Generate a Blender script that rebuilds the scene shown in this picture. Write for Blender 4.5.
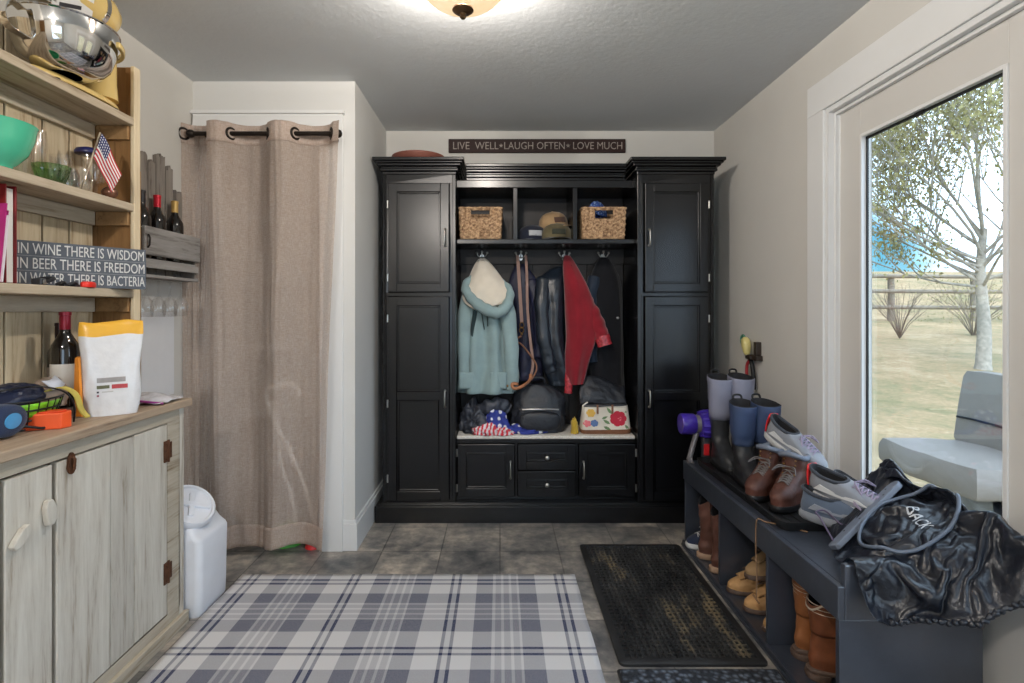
import bpy, bmesh, math, random
from math import sin, cos, pi, radians, sqrt
from mathutils import Vector, Matrix, Euler, noise
from mathutils.bvhtree import BVHTree

for _o in list(bpy.data.objects):
    bpy.data.objects.remove(_o)
SC = bpy.context.scene
C = SC.collection
random.seed(11)

# ------------------------------------------------------------------ camera
cam_data = bpy.data.cameras.new('camera')
cam = bpy.data.objects.new('camera', cam_data)
C.objects.link(cam)
cam.location = (0, 0, 1.25)
cam.rotation_euler = (radians(90), 0, 0)
cam_data.sensor_width = 36.0
cam_data.lens = 530 / 1024 * 36.0
cam_data.shift_x = 12 / 1024
cam_data.shift_y = -31.5 / 1024
cam_data.clip_start = 0.02
cam_data.clip_end = 500
SC.camera = cam

# ------------------------------------------------------------------ colour management
SC.view_settings.view_transform = 'Standard'
SC.view_settings.look = 'None'
SC.view_settings.exposure = 0.36
SC.view_settings.gamma = 1.0
SC.view_settings.use_curve_mapping = False
SC.cycles.use_denoising = True
SC.cycles.max_bounces = 8
SC.cycles.diffuse_bounces = 5
SC.cycles.glossy_bounces = 4
SC.cycles.transparent_max_bounces = 12
SC.cycles.sample_clamp_indirect = 6.0
SC.cycles.caustics_reflective = False
SC.cycles.caustics_refractive = False

# ------------------------------------------------------------------ sky
CLOUD = 3.6
world = bpy.data.worlds.new('sky')
SC.world = world
world.use_nodes = True
wt = world.node_tree
for n in list(wt.nodes):
    wt.nodes.remove(n)
def wn(t, **kw):
    n = wt.nodes.new(t)
    for k, v in kw.items():
        setattr(n, k, v)
    return n
w_tc = wn('ShaderNodeTexCoord')
w_sep = wn('ShaderNodeSeparateXYZ')
wt.links.new(w_tc.outputs['Generated'], w_sep.inputs[0])
w_dot = wn('ShaderNodeVectorMath', operation='DOT_PRODUCT')
w_dot.inputs[1].default_value = (0.75, -0.66, 0.42)
wt.links.new(w_tc.outputs['Generated'], w_dot.inputs[0])
w_noi = wn('ShaderNodeTexNoise')
w_noi.inputs['Scale'].default_value = 3.2
w_noi.inputs['Detail'].default_value = 6
w_map = wn('ShaderNodeMapping')
w_map.inputs['Scale'].default_value = (1, 1, 3.0)
wt.links.new(w_tc.outputs['Generated'], w_map.inputs[0])
wt.links.new(w_map.outputs[0], w_noi.inputs['Vector'])
w_ma = wn('ShaderNodeMath', operation='MULTIPLY_ADD')
wt.links.new(w_noi.outputs['Fac'], w_ma.inputs[0])
w_ma.inputs[1].default_value = 0.42
wt.links.new(w_dot.outputs['Value'], w_ma.inputs[2])
w_mr = wn('ShaderNodeMapRange')
w_mr.interpolation_type = 'SMOOTHSTEP'
wt.links.new(w_ma.outputs[0], w_mr.inputs['Value'])
w_mr.inputs['From Min'].default_value = 0.13
w_mr.inputs['From Max'].default_value = 0.31
w_blue = wn('ShaderNodeValToRGB')
w_blue.color_ramp.elements[0].position = 0.0
w_blue.color_ramp.elements[0].color = (0.42, 0.86, 1.0, 1)
w_blue.color_ramp.elements[1].position = 0.35
w_blue.color_ramp.elements[1].color = (0.16, 0.42, 0.85, 1)
_e = w_blue.color_ramp.elements.new(0.12)
_e.color = (0.12, 0.55, 0.88, 1)
wt.links.new(w_sep.outputs['Z'], w_blue.inputs[0])
w_mix = wn('ShaderNodeMix', data_type='RGBA')
wt.links.new(w_mr.outputs[0], w_mix.inputs['Factor'])
wt.links.new(w_blue.outputs[0], w_mix.inputs['A'])
w_mix.inputs['B'].default_value = (0.72 * CLOUD, 0.90 * CLOUD, 1.12 * CLOUD, 1)
w_bg = wn('ShaderNodeBackground')
w_bg.inputs['Strength'].default_value = 1.0
wt.links.new(w_mix.outputs['Result'], w_bg.inputs['Color'])
w_out = wn('ShaderNodeOutputWorld')
wt.links.new(w_bg.outputs[0], w_out.inputs['Surface'])

# ------------------------------------------------------------------ sun (behind the house, over the field)
sun_d = bpy.data.lights.new('sun', 'SUN')
sun_d.energy = 1.4
sun_d.angle = radians(3)
sun_d.color = (1.0, 0.93, 0.82)
sun = bpy.data.objects.new('sun', sun_d)
C.objects.link(sun)
sun.rotation_euler = Euler((radians(38), 0, radians(-70)))   # shines towards +x, downwards
sun.rotation_euler = Vector((0.75, 0.35, -0.85)).to_track_quat('-Z', 'Y').to_euler()
LAMP_W = 100.0

# ------------------------------------------------------------------ helpers
class MB:
    """collects geometry and links it as one mesh object"""
    def __init__(self):
        self.bm = bmesh.new()
    def box(self, x0, x1, y0, y1, z0, z1, M=None):
        v = [Vector((x, y, z)) for z in (z0, z1) for y in (y0, y1) for x in (x0, x1)]
        if M is not None:
            v = [M @ p for p in v]
        v = [self.bm.verts.new(p) for p in v]
        for f in ((0, 2, 3, 1), (4, 5, 7, 6), (0, 1, 5, 4), (2, 6, 7, 3), (0, 4, 6, 2), (1, 3, 7, 5)):
            self.bm.faces.new([v[i] for i in f])
        return self
    def loft(self, rings, cap0=True, cap1=True, closed=True):
        vs = [[self.bm.verts.new(p) for p in r] for r in rings]
        n = len(rings[0])
        for a, b in zip(vs, vs[1:]):
            for i in range(n if closed else n - 1):
                j = (i + 1) % n
                self.bm.faces.new((a[i], a[j], b[j], b[i]))
        if cap0 and closed:
            self.bm.faces.new(list(reversed(vs[0])))
        if cap1 and closed:
            self.bm.faces.new(vs[-1])
        return self
    def lathe(self, prof, n=28, c=(0, 0, 0), M=None, cap0=True, cap1=True):
        rings = []
        for r, z in prof:
            ring = [Vector((c[0] + max(r, 1e-4) * cos(2 * pi * i / n), c[1] + max(r, 1e-4) * sin(2 * pi * i / n), c[2] + z)) for i in range(n)]
            if M is not None:
                ring = [M @ p for p in ring]
            rings.append(ring)
        return self.loft(rings, cap0, cap1)
    def tube(self, pts, r, n=8, caps=True, closed=False):
        pts = [Vector(p) for p in pts]
        m = len(pts)
        rr = r if isinstance(r, (list, tuple)) else [r] * m
        rings = []
        up = None
        for i, p in enumerate(pts):
            if closed:
                t = pts[(i + 1) % m] - pts[i - 1]
            else:
                t = pts[min(i + 1, m - 1)] - pts[max(i - 1, 0)]
            t = t.normalized() if t.length > 1e-9 else Vector((0, 0, 1))
            if up is None:
                up = Vector((0, 0, 1)) if abs(t.z) < 0.9 else Vector((1, 0, 0))
            a = t.cross(up)
            a = a.normalized() if a.length > 1e-6 else t.orthogonal().normalized()
            b = a.cross(t).normalized()
            up = b
            rings.append([p + (a * cos(2 * pi * k / n) + b * sin(2 * pi * k / n)) * rr[i] for k in range(n)])
        if closed:
            rings.append(rings[0])
        return self.loft(rings, caps and not closed, caps and not closed)
    def grid(self, f, nu, nv, skip=None):
        vs = [[self.bm.verts.new(f(i / nu, j / nv)) for j in range(nv + 1)] for i in range(nu + 1)]
        for i in range(nu):
            for j in range(nv):
                if skip and skip(i, j):
                    continue
                self.bm.faces.new((vs[i][j], vs[i + 1][j], vs[i + 1][j + 1], vs[i][j + 1]))
        return self
    def prism(self, pts, z0, z1, M=None):
        """pts: 2-D outline in x,y"""
        r = [[Vector((x, y, z)) for x, y in pts] for z in (z0, z1)]
        if M is not None:
            r = [[M @ p for p in q] for q in r]
        return self.loft(r)
    def ball(self, c, rx, ry=None, rz=None, n=16, M=None):
        ry = ry or rx
        rz = rz or rx
        rings = []
        for k in range(1, n // 2):
            a = -pi / 2 + pi * k / (n // 2)
            rings.append([Vector((c[0] + rx * cos(a) * cos(2 * pi * i / n), c[1] + ry * cos(a) * sin(2 * pi * i / n), c[2] + rz * sin(a))) for i in range(n)])
        if M is not None:
            rings = [[M @ p for p in r] for r in rings]
        return self.loft(rings)
    def build(self, name, m, parent=None, smooth=None, bevel=0, solid=0, sub=0, loc=None, rot=None):
        bm = self.bm
        bmesh.ops.remove_doubles(bm, verts=bm.verts, dist=1e-6)
        bmesh.ops.recalc_face_normals(bm, faces=bm.faces)
        if smooth:
            lim = radians(smooth)
            for f in bm.faces:
                f.smooth = True
            for e in bm.edges:
                if len(e.link_faces) == 2 and e.calc_face_angle(0) > lim:
                    e.smooth = False
        me = bpy.data.meshes.new(name)
        bm.to_mesh(me)
        bm.free()
        me.materials.append(m)
        o = bpy.data.objects.new(name, me)
        C.objects.link(o)
        if parent is not None:
            o.parent = parent
        if loc is not None:
            o.location = loc
        if rot is not None:
            o.rotation_euler = rot
        if solid:
            s = o.modifiers.new('solid', 'SOLIDIFY')
            s.thickness = solid
            s.offset = 0
        if sub:
            s = o.modifiers.new('sub', 'SUBSURF')
            s.levels = sub
            s.render_levels = sub
        if bevel:
            b = o.modifiers.new('bevel', 'BEVEL')
            b.width = bevel
            b.segments = 2
            b.limit_method = 'ANGLE'
        return o

def tag(o, label, cat, group=None, kind=None):
    o['label'] = label
    o['category'] = cat
    if group:
        o['group'] = group
    if kind:
        o['kind'] = kind
    return o
def thing(name, label, cat, loc=(0, 0, 0), rot=(0, 0, 0), group=None):
    o = bpy.data.objects.new(name, None)
    o.empty_display_size = 0.05
    C.objects.link(o)
    o.location = loc
    o.rotation_euler = rot
    return tag(o, label, cat, group)
def struct(o):
    o['kind'] = 'structure'
    return o
def part_label(o, t):
    o['label'] = t
    return o
def dup(root, label, loc, rot=None):
    kids = list(root.children)
    r = root.copy()
    C.objects.link(r)
    r.location = loc
    if rot is not None:
        r.rotation_euler = rot
    r['label'] = label
    for ch in kids:
        c = ch.copy()
        C.objects.link(c)
        c.parent = r
        for g in list(ch.children):
            d = g.copy()
            C.objects.link(d)
            d.parent = c
    return r
def bez(pts, n=24, closed=False):
    """Catmull-Rom through points"""
    P = [Vector(p) for p in pts]
    m = len(P)
    out = []
    segs = m if closed else m - 1
    for s in range(segs):
        if closed:
            p0, p1, p2, p3 = P[s - 1], P[s], P[(s + 1) % m], P[(s + 2) % m]
        else:
            p0, p1, p2, p3 = P[max(s - 1, 0)], P[s], P[s + 1], P[min(s + 2, m - 1)]
        k = max(2, n // segs)
        for i in range(k):
            t = i / k
            out.append(0.5 * ((2 * p1) + (p2 - p0) * t + (2 * p0 - 5 * p1 + 4 * p2 - p3) * t * t + (3 * p1 - p0 - 3 * p2 + p3) * t ** 3))
    if not closed:
        out.append(P[-1])
    return out
def lerp(a, b, t):
    return a + (b - a) * t
def crom(rows, M):
    """resample rows (tuples of floats) smoothly to M rows"""
    out = []
    m = len(rows)
    for k in range(M):
        u = k / (M - 1) * (m - 1)
        s = min(int(u), m - 2)
        t = u - s
        p0, p1, p2, p3 = rows[max(s - 1, 0)], rows[s], rows[s + 1], rows[min(s + 2, m - 1)]
        out.append(tuple(0.5 * (2 * b + (c - a) * t + (2 * a - 5 * b + 4 * c - d) * t * t + (3 * b - a - 3 * c + d) * t ** 3) for a, b, c, d in zip(p0, p1, p2, p3)))
    return out
def nz(x, y=0.0, z=0.0):
    return noise.noise(Vector((x, y, z)))

# ------------------------------------------------------------------ materials
def srgb(r, g, b):
    f = lambda c: (c / 255 / 12.92) if c / 255 <= 0.04045 else ((c / 255 + 0.055) / 1.055) ** 2.4
    return (f(r), f(g), f(b), 1)
class NT:
    def __init__(self, name):
        self.m = bpy.data.materials.new(name)
        self.m.use_nodes = True
        self.t = self.m.node_tree
        self.p = self.t.nodes['Principled BSDF']
        self.out = self.t.nodes['Material Output']
    def n(self, t, **kw):
        x = self.t.nodes.new(t)
        for k, v in kw.items():
            setattr(x, k, v)
        return x
    def l(self, a, b):
        self.t.links.new(a, b)
    def coord(self, scale=(1, 1, 1), rot=(0, 0, 0), out='Object'):
        tc = self.n('ShaderNodeTexCoord')
        mp = self.n('ShaderNodeMapping')
        mp.inputs['Scale'].default_value = scale
        mp.inputs['Rotation'].default_value = rot
        self.l(tc.outputs[out], mp.inputs[0])
        return mp.outputs[0]
    def noise(self, v, scale, detail=4, rough=0.55, dist=0.0):
        x = self.n('ShaderNodeTexNoise')
        x.inputs['Scale'].default_value = scale
        x.inputs['Detail'].default_value = detail
        x.inputs['Roughness'].default_value = rough
        x.inputs['Distortion'].default_value = dist
        self.l(v, x.inputs['Vector'])
        return x.outputs['Fac']
    def ramp(self, f, stops):
        r = self.n('ShaderNodeValToRGB')
        e = r.color_ramp.elements
        e[0].position, e[0].color = stops[0]
        e[1].position, e[1].color = stops[-1]
        for pos, col in stops[1:-1]:
            q = e.new(pos)
            q.color = col
        self.l(f, r.inputs[0])
        return r.outputs[0]
    def mix(self, f, a, b, blend='MIX'):
        x = self.n('ShaderNodeMix', data_type='RGBA', blend_type=blend)
        for s, v in (('Factor', f), ('A', a), ('B', b)):
            if isinstance(v, (int, float)):
                x.inputs[s].default_value = v
            elif isinstance(v, tuple):
                x.inputs[s].default_value = v
            else:
                self.l(v, x.inputs[s])
        return x.outputs['Result']
    def math(self, op, a, b=0.0, c=0.0):
        x = self.n('ShaderNodeMath', operation=op)
        for i, v in enumerate((a, b, c)):
            if isinstance(v, (int, float)):
                x.inputs[i].default_value = v
            else:
                self.l(v, x.inputs[i])
        return x.outputs[0]
    def bump(self, h, strength=0.2, dist=0.01):
        b = self.n('ShaderNodeBump')
        b.inputs['Strength'].default_value = strength
        b.inputs['Distance'].default_value = dist
        self.l(h, b.inputs['Height'])
        self.l(b.outputs[0], self.p.inputs['Normal'])
    def color(self, c):
        if isinstance(c, tuple):
            self.p.inputs['Base Color'].default_value = c
        else:
            self.l(c, self.p.inputs['Base Color'])
    def set(self, rough=0.5, metal=0.0, spec=0.5, coat=0.0):
        self.p.inputs['Roughness'].default_value = rough
        self.p.inputs['Metallic'].default_value = metal
        self.p.inputs['Specular IOR Level'].default_value = spec
        self.p.inputs['Coat Weight'].default_value = coat
def plain(name, col, rough=0.5, metal=0.0, spec=0.5, var=0.12, scale=12, bump=0.0, bscale=60, coat=0.0):
    """surface of one colour with a slight uneven tone"""
    t = NT(name)
    c = srgb(*col)
    v = t.coord()
    f = t.noise(v, scale)
    dk = tuple(x * (1 - var) for x in c[:3]) + (1,)
    lt = tuple(min(1, x * (1 + var)) for x in c[:3]) + (1,)
    t.color(t.ramp(f, [(0.3, dk), (0.7, lt)]))
    t.set(rough, metal, spec, coat)
    if bump:
        t.bump(t.noise(v, bscale, 3), bump)
    return t.m
def wood(name, light, dark, axis='z', grain=1.0, rough=0.75, knots=True, island=0.25, bump=0.35):
    t = NT(name)
    s = {'x': (1.2, 14, 14), 'y': (14, 1.2, 14), 'z': (14, 14, 1.2)}[axis]
    v = t.coord(scale=s)
    geo = t.n('ShaderNodeNewGeometry')
    add = t.n('ShaderNodeVectorMath', operation='ADD')
    t.l(v, add.inputs[0])
    sc = t.n('ShaderNodeVectorMath', operation='SCALE')
    cmb = t.n('ShaderNodeCombineXYZ')
    for i in range(3):
        t.l(geo.outputs['Random Per Island'], cmb.inputs[i])
    t.l(cmb.outputs[0], sc.inputs[0])
    sc.inputs['Scale'].default_value = 40
    t.l(sc.outputs[0], add.inputs[1])
    f1 = t.noise(add.outputs[0], 1.6 * grain, 8, 0.65, 0.6)
    f2 = t.noise(add.outputs[0], 7 * grain, 4, 0.7)
    f = t.math('ADD', t.math('MULTIPLY', f1, 0.72), t.math('MULTIPLY', f2, 0.28))
    L, D = srgb(*light), srgb(*dark)
    Mi = tuple((a * 0.7 + b * 0.3) for a, b in zip(L, D))
    col = t.ramp(f, [(0.34, D), (0.46, Mi), (0.62, L)])
    r = t.math('MULTIPLY_ADD', geo.outputs['Random Per Island'], island, 1 - island / 2)
    g = t.n('ShaderNodeCombineColor')
    for i in range(3):
        t.l(r, g.inputs[i])
    t.color(t.mix(1.0, col, g.outputs[0], 'MULTIPLY'))
    t.set(rough, 0, 0.3)
    t.bump(f, bump, 0.004)
    return t.m
def fabric(name, col, rough=0.85, weave=900, bump=0.25, var=0.15, sheen=0.2, spec=0.2):
    t = NT(name)
    c = srgb(*col)
    v = t.coord()
    f = t.noise(v, 9, 5)
    dk = tuple(x * (1 - var) for x in c[:3]) + (1,)
    lt = tuple(min(1, x * (1 + var)) for x in c[:3]) + (1,)
    t.color(t.ramp(f, [(0.3, dk), (0.7, lt)]))
    t.set(rough, 0, spec)
    t.p.inputs['Sheen Weight'].default_value = sheen
    t.bump(t.noise(v, weave, 2), bump, 0.001)
    return t.m
def glass(name, tint=(0.95, 0.97, 0.97), refl=0.12, alpha=0.9):
    """thin clear glass: mostly see-through, mirror-like at grazing angles"""
    t = NT(name)
    t.t.nodes.remove(t.p)
    tr = t.n('ShaderNodeBsdfTransparent')
    tr.inputs[0].default_value = (tint[0] * alpha, tint[1] * alpha, tint[2] * alpha, 1)
    gl = t.n('ShaderNodeBsdfGlossy')
    gl.inputs['Roughness'].default_value = 0.03
    lw = t.n('ShaderNodeLayerWeight')
    lw.inputs['Blend'].default_value = 0.25
    f = t.math('MULTIPLY_ADD', lw.outputs['Facing'], 0.28, refl)
    mx = t.n('ShaderNodeMixShader')
    t.l(f, mx.inputs[0])
    t.l(tr.outputs[0], mx.inputs[1])
    t.l(gl.outputs[0], mx.inputs[2])
    t.l(mx.outputs[0], t.out.inputs['Surface'])
    return t.m

W = {}
W['wall'] = plain('wall_paint', (206, 203, 197), 0.85, spec=0.2, var=0.03, scale=2, bump=0.05, bscale=90)
W['closet'] = plain('closet_wall_paint', (212, 211, 208), 0.85, spec=0.2, var=0.03, scale=2, bump=0.05, bscale=90)
W['ceiling'] = plain('ceiling_paint', (214, 217, 219), 0.9, spec=0.15, var=0.04, scale=1.5, bump=0.12, bscale=40)
W['trim'] = plain('white_trim_paint', (222, 222, 221), 0.4, spec=0.4, var=0.02, scale=3)
W['door'] = plain('door_paint', (206, 203, 198), 0.45, spec=0.4, var=0.02, scale=3)
W['black'] = plain('black_cabinet_paint', (12, 13, 16), 0.26, spec=0.5, var=0.2, scale=3, bump=0.02, bscale=25)
W['blackin'] = plain('brown_black_stain', (30, 24, 21), 0.5, spec=0.4, var=0.25, scale=4)
W['bench'] = plain('black_bench_paint', (55, 60, 70), 0.28, spec=1.0, var=0.25, scale=7, bump=0.08, bscale=30)
W['steel'] = plain('brushed_nickel', (190, 188, 184), 0.3, 1.0, var=0.05)
W['chrome'] = plain('polished_steel', (215, 214, 212), 0.07, 1.0, var=0.02)
W['iron'] = plain('dark_iron', (48, 42, 38), 0.45, 0.8, var=0.2)
W['rust'] = plain('rusty_iron', (96, 62, 42), 0.7, 0.5, var=0.3, scale=60)
W['brass'] = plain('aged_brass', (150, 118, 70), 0.35, 0.9, var=0.1)
W['rubber'] = plain('black_rubber', (20, 21, 23), 0.5, spec=0.4, var=0.2, scale=20)
W['white_cloth'] = fabric('white_cloth', (212, 207, 200))
W['glass'] = glass('clear_glass', (1, 1, 1), .06, .985)
W['pane'] = glass('window_glass', refl=0.03, alpha=0.97)
# ------------------------------------------------------------------ room shell
XL, XR, YB, YF, ZC = -1.60, 1.423, 3.524, -2.3, 2.44
CY, CX = 2.76, -0.755          # front face and outer corner of the closet bump-out
TW = 0.12
def floor_material():
    t = NT('slate_tile')
    v = t.coord(out='Object')
    br = t.n('ShaderNodeTexBrick')
    br.offset = 0.0
    br.inputs['Scale'].default_value = 1.0
    br.inputs['Brick Width'].default_value = 0.305
    br.inputs['Row Height'].default_value = 0.305
    br.inputs['Mortar Size'].default_value = 0.004
    br.inputs['Mortar Smooth'].default_value = 0.4
    br.inputs['Bias'].default_value = 0.0
    br.inputs['Color1'].default_value = (0.66, 0.66, 0.67, 1)
    br.inputs['Color2'].default_value = (1.18, 1.14, 1.09, 1)
    br.inputs['Mortar'].default_value = (0.5, 0.5, 0.5, 1)
    t.l(v, br.inputs['Vector'])
    n1 = t.noise(v, 3.2, 6, 0.62, 0.4)
    n2 = t.noise(v, 17, 5, 0.6)
    f = t.math('ADD', t.math('MULTIPLY', n1, 0.62), t.math('MULTIPLY', n2, 0.38))
    c = t.ramp(f, [(0.36, srgb(78, 80, 84)), (0.46, srgb(118, 117, 116)), (0.54, srgb(150, 145, 139)), (0.63, srgb(190, 181, 170))])
    t.color(t.mix(1.0, c, br.outputs['Color'], 'MULTIPLY'))
    t.set(0.36, 0, 0.5)
    h = t.math('SUBTRACT', f, t.math('MULTIPLY', br.outputs['Fac'], 0.6))
    t.bump(h, 0.18, 0.004)
    return t.m
b = MB().box(XL - TW, XR + TW, YF - TW, YB + TW, -0.1, 0)
struct(b.build('floor', floor_material()))
b = MB().box(XL - TW, XR + TW, YF - TW, YB + TW, ZC, ZC + 0.12)
struct(b.build('ceiling', W['ceiling']))
b = MB().box(XL - TW, XL, YF, YB + TW, 0, ZC)
struct(b.build('wall_left', W['wall']))
b = MB().box(XL, XR, YB, YB + TW, 0, ZC)
struct(b.build('wall_back', W['wall']))
# right wall, open for the glazed door
DY0, DY1, DZ = 0.32, 2.30, 2.12
b = MB().box(XR, XR + TW, YF, DY0, 0, ZC).box(XR, XR + TW, DY1, YB + TW, 0, ZC).box(XR, XR + TW, DY0, DY1, DZ, ZC)
struct(b.build('wall_right', W['wall']))
# wall behind the viewer with a wide window
b = MB()
b.box(XL - TW, -0.55, YF - TW, YF, 0, ZC).box(1.15, XR + TW, YF - TW, YF, 0, ZC)
b.box(-0.55, 1.15, YF - TW, YF, 0, 0.55).box(-0.55, 1.15, YF - TW, YF, 2.15, ZC)
struct(b.build('wall_front', W['wall']))
b = MB().box(-0.55, -0.49, YF - 0.09, YF - 0.03, 0.55, 2.15).box(1.09, 1.15, YF - 0.09, YF - 0.03, 0.55, 2.15)
b.box(-0.49, 1.09, YF - 0.09, YF - 0.03, 0.55, 0.61).box(-0.49, 1.09, YF - 0.09, YF - 0.03, 2.09, 2.15).box(0.27, 0.33, YF - 0.09, YF - 0.03, 0.61, 2.09)
w1 = struct(b.build('window_1', W['trim']))
struct(MB().box(-0.49, 1.09, YF - 0.062, YF - 0.058, 0.61, 2.09).build('window_pane', W['pane'], w1))
# closet bump-out
OX0, OX1, OZ = -1.50, -0.93, 2.14
b = MB().box(XL, OX0, CY, CY + 0.1, 0, ZC).box(OX1, CX, CY, CY + 0.1, 0, ZC).box(OX0, OX1, CY, CY + 0.1, OZ, ZC)
struct(b.build('wall_closet_front', W['closet']))
b = MB().box(CX - 0.1, CX, CY + 0.1, YB, 0, ZC)
struct(b.build('wall_closet_side', W['closet']))
# closet casing
b = MB().box(OX1 - 0.005, -0.815, CY - 0.02, CY, 0, 2.16).box(OX0 - 0.09, -0.815, CY - 0.02, CY, 2.16, 2.265)
b.box(OX0 - 0.10, -0.805, CY - 0.03, CY, 2.265, 2.282)
b.box(OX0 - 0.09, OX0 + 0.005, CY - 0.02, CY, 0, 2.16)
struct(b.build('trim_1', W['trim'], bevel=0.002))
# baseboards
b = MB().box(-0.815, CX + 0.014, CY - 0.014, CY, 0, 0.14).box(-0.815, CX + 0.009, CY - 0.009, CY, 0.14, 0.16)
struct(b.build('baseboard_closet_front', W['trim'], bevel=0.002))
b = MB().box(CX, CX + 0.014, CY, YB, 0, 0.14).box(CX, CX + 0.009, CY, YB, 0.14, 0.16)
struct(b.build('baseboard_closet_side', W['trim'], bevel=0.002))
b = MB().box(XL, XL + 0.014, 2.13, CY - 0.03, 0, 0.14)
struct(b.build('baseboard_left', W['trim'], bevel=0.002))
b = MB().box(XR - 0.014, XR, 2.48, YB, 0, 0.14)
struct(b.build('baseboard_right', W['trim'], bevel=0.002))
b = MB().box(CX + 0.014, XR - 0.014, YB - 0.012, YB, 0, 0.14)
struct(b.build('baseboard_back', W['trim'], bevel=0.002))

# glazed door in the right wall: casing, jamb, slab, pane
b = MB().box(XR - 0.022, XR, DY1, DY1 + 0.118, 0, DZ).box(XR - 0.022, XR, DY0 - 0.125, DY0, 0, DZ)
b.box(XR - 0.022, XR, DY0 - 0.125, DY1 + 0.118, DZ, DZ + 0.135)
struct(b.build('trim_2', W['trim'], bevel=0.003))
b = MB().box(XR - 0.012, XR + TW, DY1 - 0.022, DY1, 0, DZ).box(XR - 0.012, XR + TW, DY0, DY0 + 0.022, 0, DZ)
b.box(XR - 0.012, XR + TW, DY0 + 0.022, DY1 - 0.022, DZ - 0.022, DZ)
b.box(XR + 0.012, XR + 0.03, DY1 - 0.036, DY1 - 0.022, 0, DZ - 0.022).box(XR + 0.012, XR + 0.03, DY0 + 0.022, DY1 - 0.036, DZ - 0.036, DZ - 0.022)
struct(b.build('trim_3', W['trim'], bevel=0.002))
DX0, DX1 = XR + 0.03, XR + 0.075
gy0, gy1, gz0, gz1 = 1.513, 2.134, 0.46, 1.955
b = MB().box(DX0, DX1, 1.335, gy0, 0.01, DZ - 0.024).box(DX0, DX1, gy1, DY1 - 0.024, 0.01, DZ - 0.024)
b.box(DX0, DX1, gy0, gy1, 0.01, gz0).box(DX0, DX1, gy0, gy1, gz1, DZ - 0.024)
d1 = struct(b.build('door_1', W['door'], bevel=0.002))
b = MB()
for (a0, a1, c0, c1) in ((gy0, gy0 + 0.012, gz0, gz1), (gy1 - 0.012, gy1, gz0, gz1), (gy0 + 0.012, gy1 - 0.012, gz0, gz0 + 0.012), (gy0 + 0.012, gy1 - 0.012, gz1 - 0.012, gz1)):
    b.box(DX0 - 0.006, DX0 + 0.012, a0, a1, c0, c1)
struct(b.build('glazing_bead', W['trim'], d1, bevel=0.002))
b = MB()
b.box(DX0 + 0.012, DX0 + 0.018, gy0, gy1, gz1 - 0.022, gz1 - 0.012).box(DX0 + 0.012, DX0 + 0.018, gy1 - 0.02, gy1 - 0.012, gz0, gz1).box(DX0 + 0.008, DX0 + 0.016, 1.83, 1.87, gz1 - 0.026, gz1 - 0.01)
struct(b.build('gasket', W['rubber'], d1))
struct(MB().box(DX0 + 0.02, DX0 + 0.025, gy0, gy1, gz0, gz1).build('glass_pane', W['pane'], d1))

# the second leaf of the glazed door, nearer the viewer
ky0, ky1 = 0.50, 1.17
b = MB().box(DX0, DX1, DY0 + 0.024, ky0, 0.01, DZ - 0.024).box(DX0, DX1, ky1, 1.330, 0.01, DZ - 0.024)
b.box(DX0, DX1, ky0, ky1, 0.01, 0.25).box(DX0, DX1, ky0, ky1, gz1, DZ - 0.024)
d2 = struct(b.build('door_2', W['door'], bevel=0.002))
b = MB()
for (a0, a1, c0, c1) in ((ky0, ky0 + 0.012, .25, gz1), (ky1 - 0.012, ky1, .25, gz1), (ky0 + 0.012, ky1 - 0.012, .25, .262), (ky0 + 0.012, ky1 - 0.012, gz1 - 0.012, gz1)):
    b.box(DX0 - 0.006, DX0 + 0.012, a0, a1, c0, c1)
struct(b.build('glazing_bead', W['trim'], d2, bevel=0.002))
struct(MB().box(DX0 + 0.02, DX0 + 0.025, ky0, ky1, .25, gz1).build('glass_pane', W['pane'], d2))

# ------------------------------------------------------------------ outdoors
def ground_z(y, x=0):
    d = max(0.0, y - 2.0)
    z = -0.12 + 0.075 * min(d, 15)
    if d > 15:
        z += 0.165 * min(d - 15, 16)
    if d > 31:
        z += 0.02 * (d - 31)
    return z
t = NT('dry_grass')
v = t.coord()
f1 = t.noise(v, 0.55, 6, 0.7)
f2 = t.noise(v, 4, 6, 0.75)
f3 = t.noise(v, 22, 4, 0.8)
f = t.math('ADD', t.math('ADD', t.math('MULTIPLY', f1, 0.4), t.math('MULTIPLY', f2, 0.30)), t.math('MULTIPLY', f3, 0.30))
t.color(t.ramp(f, [(0.36, srgb(112, 116, 80)), (0.45, srgb(150, 138, 104)), (0.53, srgb(178, 152, 118)), (0.64, srgb(202, 184, 150))]))
t.set(0.95, 0, 0.1)
t.bump(f3, 0.6, 0.05)
def gf(u, v_):
    x = 1.6 + (u ** 1.6) * 90
    y = -14 + v_ * 84
    return Vector((x, y, ground_z(y) + (0.05 * nz(x * 0.5, y * 0.5) if y > 3 else 0)))
field = MB().grid(gf, 60, 120).build('ground', t.m, smooth=60)
struct(field)
W['fence'] = wood('weathered_fence_wood', (150, 138, 122), (96, 86, 74), 'x')
fy = 16.0
fz = ground_z(fy)
fence = thing('rail_fence', 'weathered three rail wooden fence across the dry field', 'fence', (11.8, fy, fz - 0.05))
for px_ in (-5.0, -2.5, 0, 2.5, 5.0, 7.5):
    MB().tube([(px_, 0, 0), (px_ + 0.01, 0, 0.7), (px_, 0, 1.42)], [0.1, 0.095, 0.09], 10).build('post', W['fence'], fence, smooth=50)
for z in (0.45, 0.93, 1.38):
    MB().tube([(-6.5, -0.1, z), (-2, -0.11, z + 0.015), (2, -0.1, z - 0.01), (9, -0.11, z + 0.01)], 0.058, 8).build('rail', W['fence'], fence, smooth=50)

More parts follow.
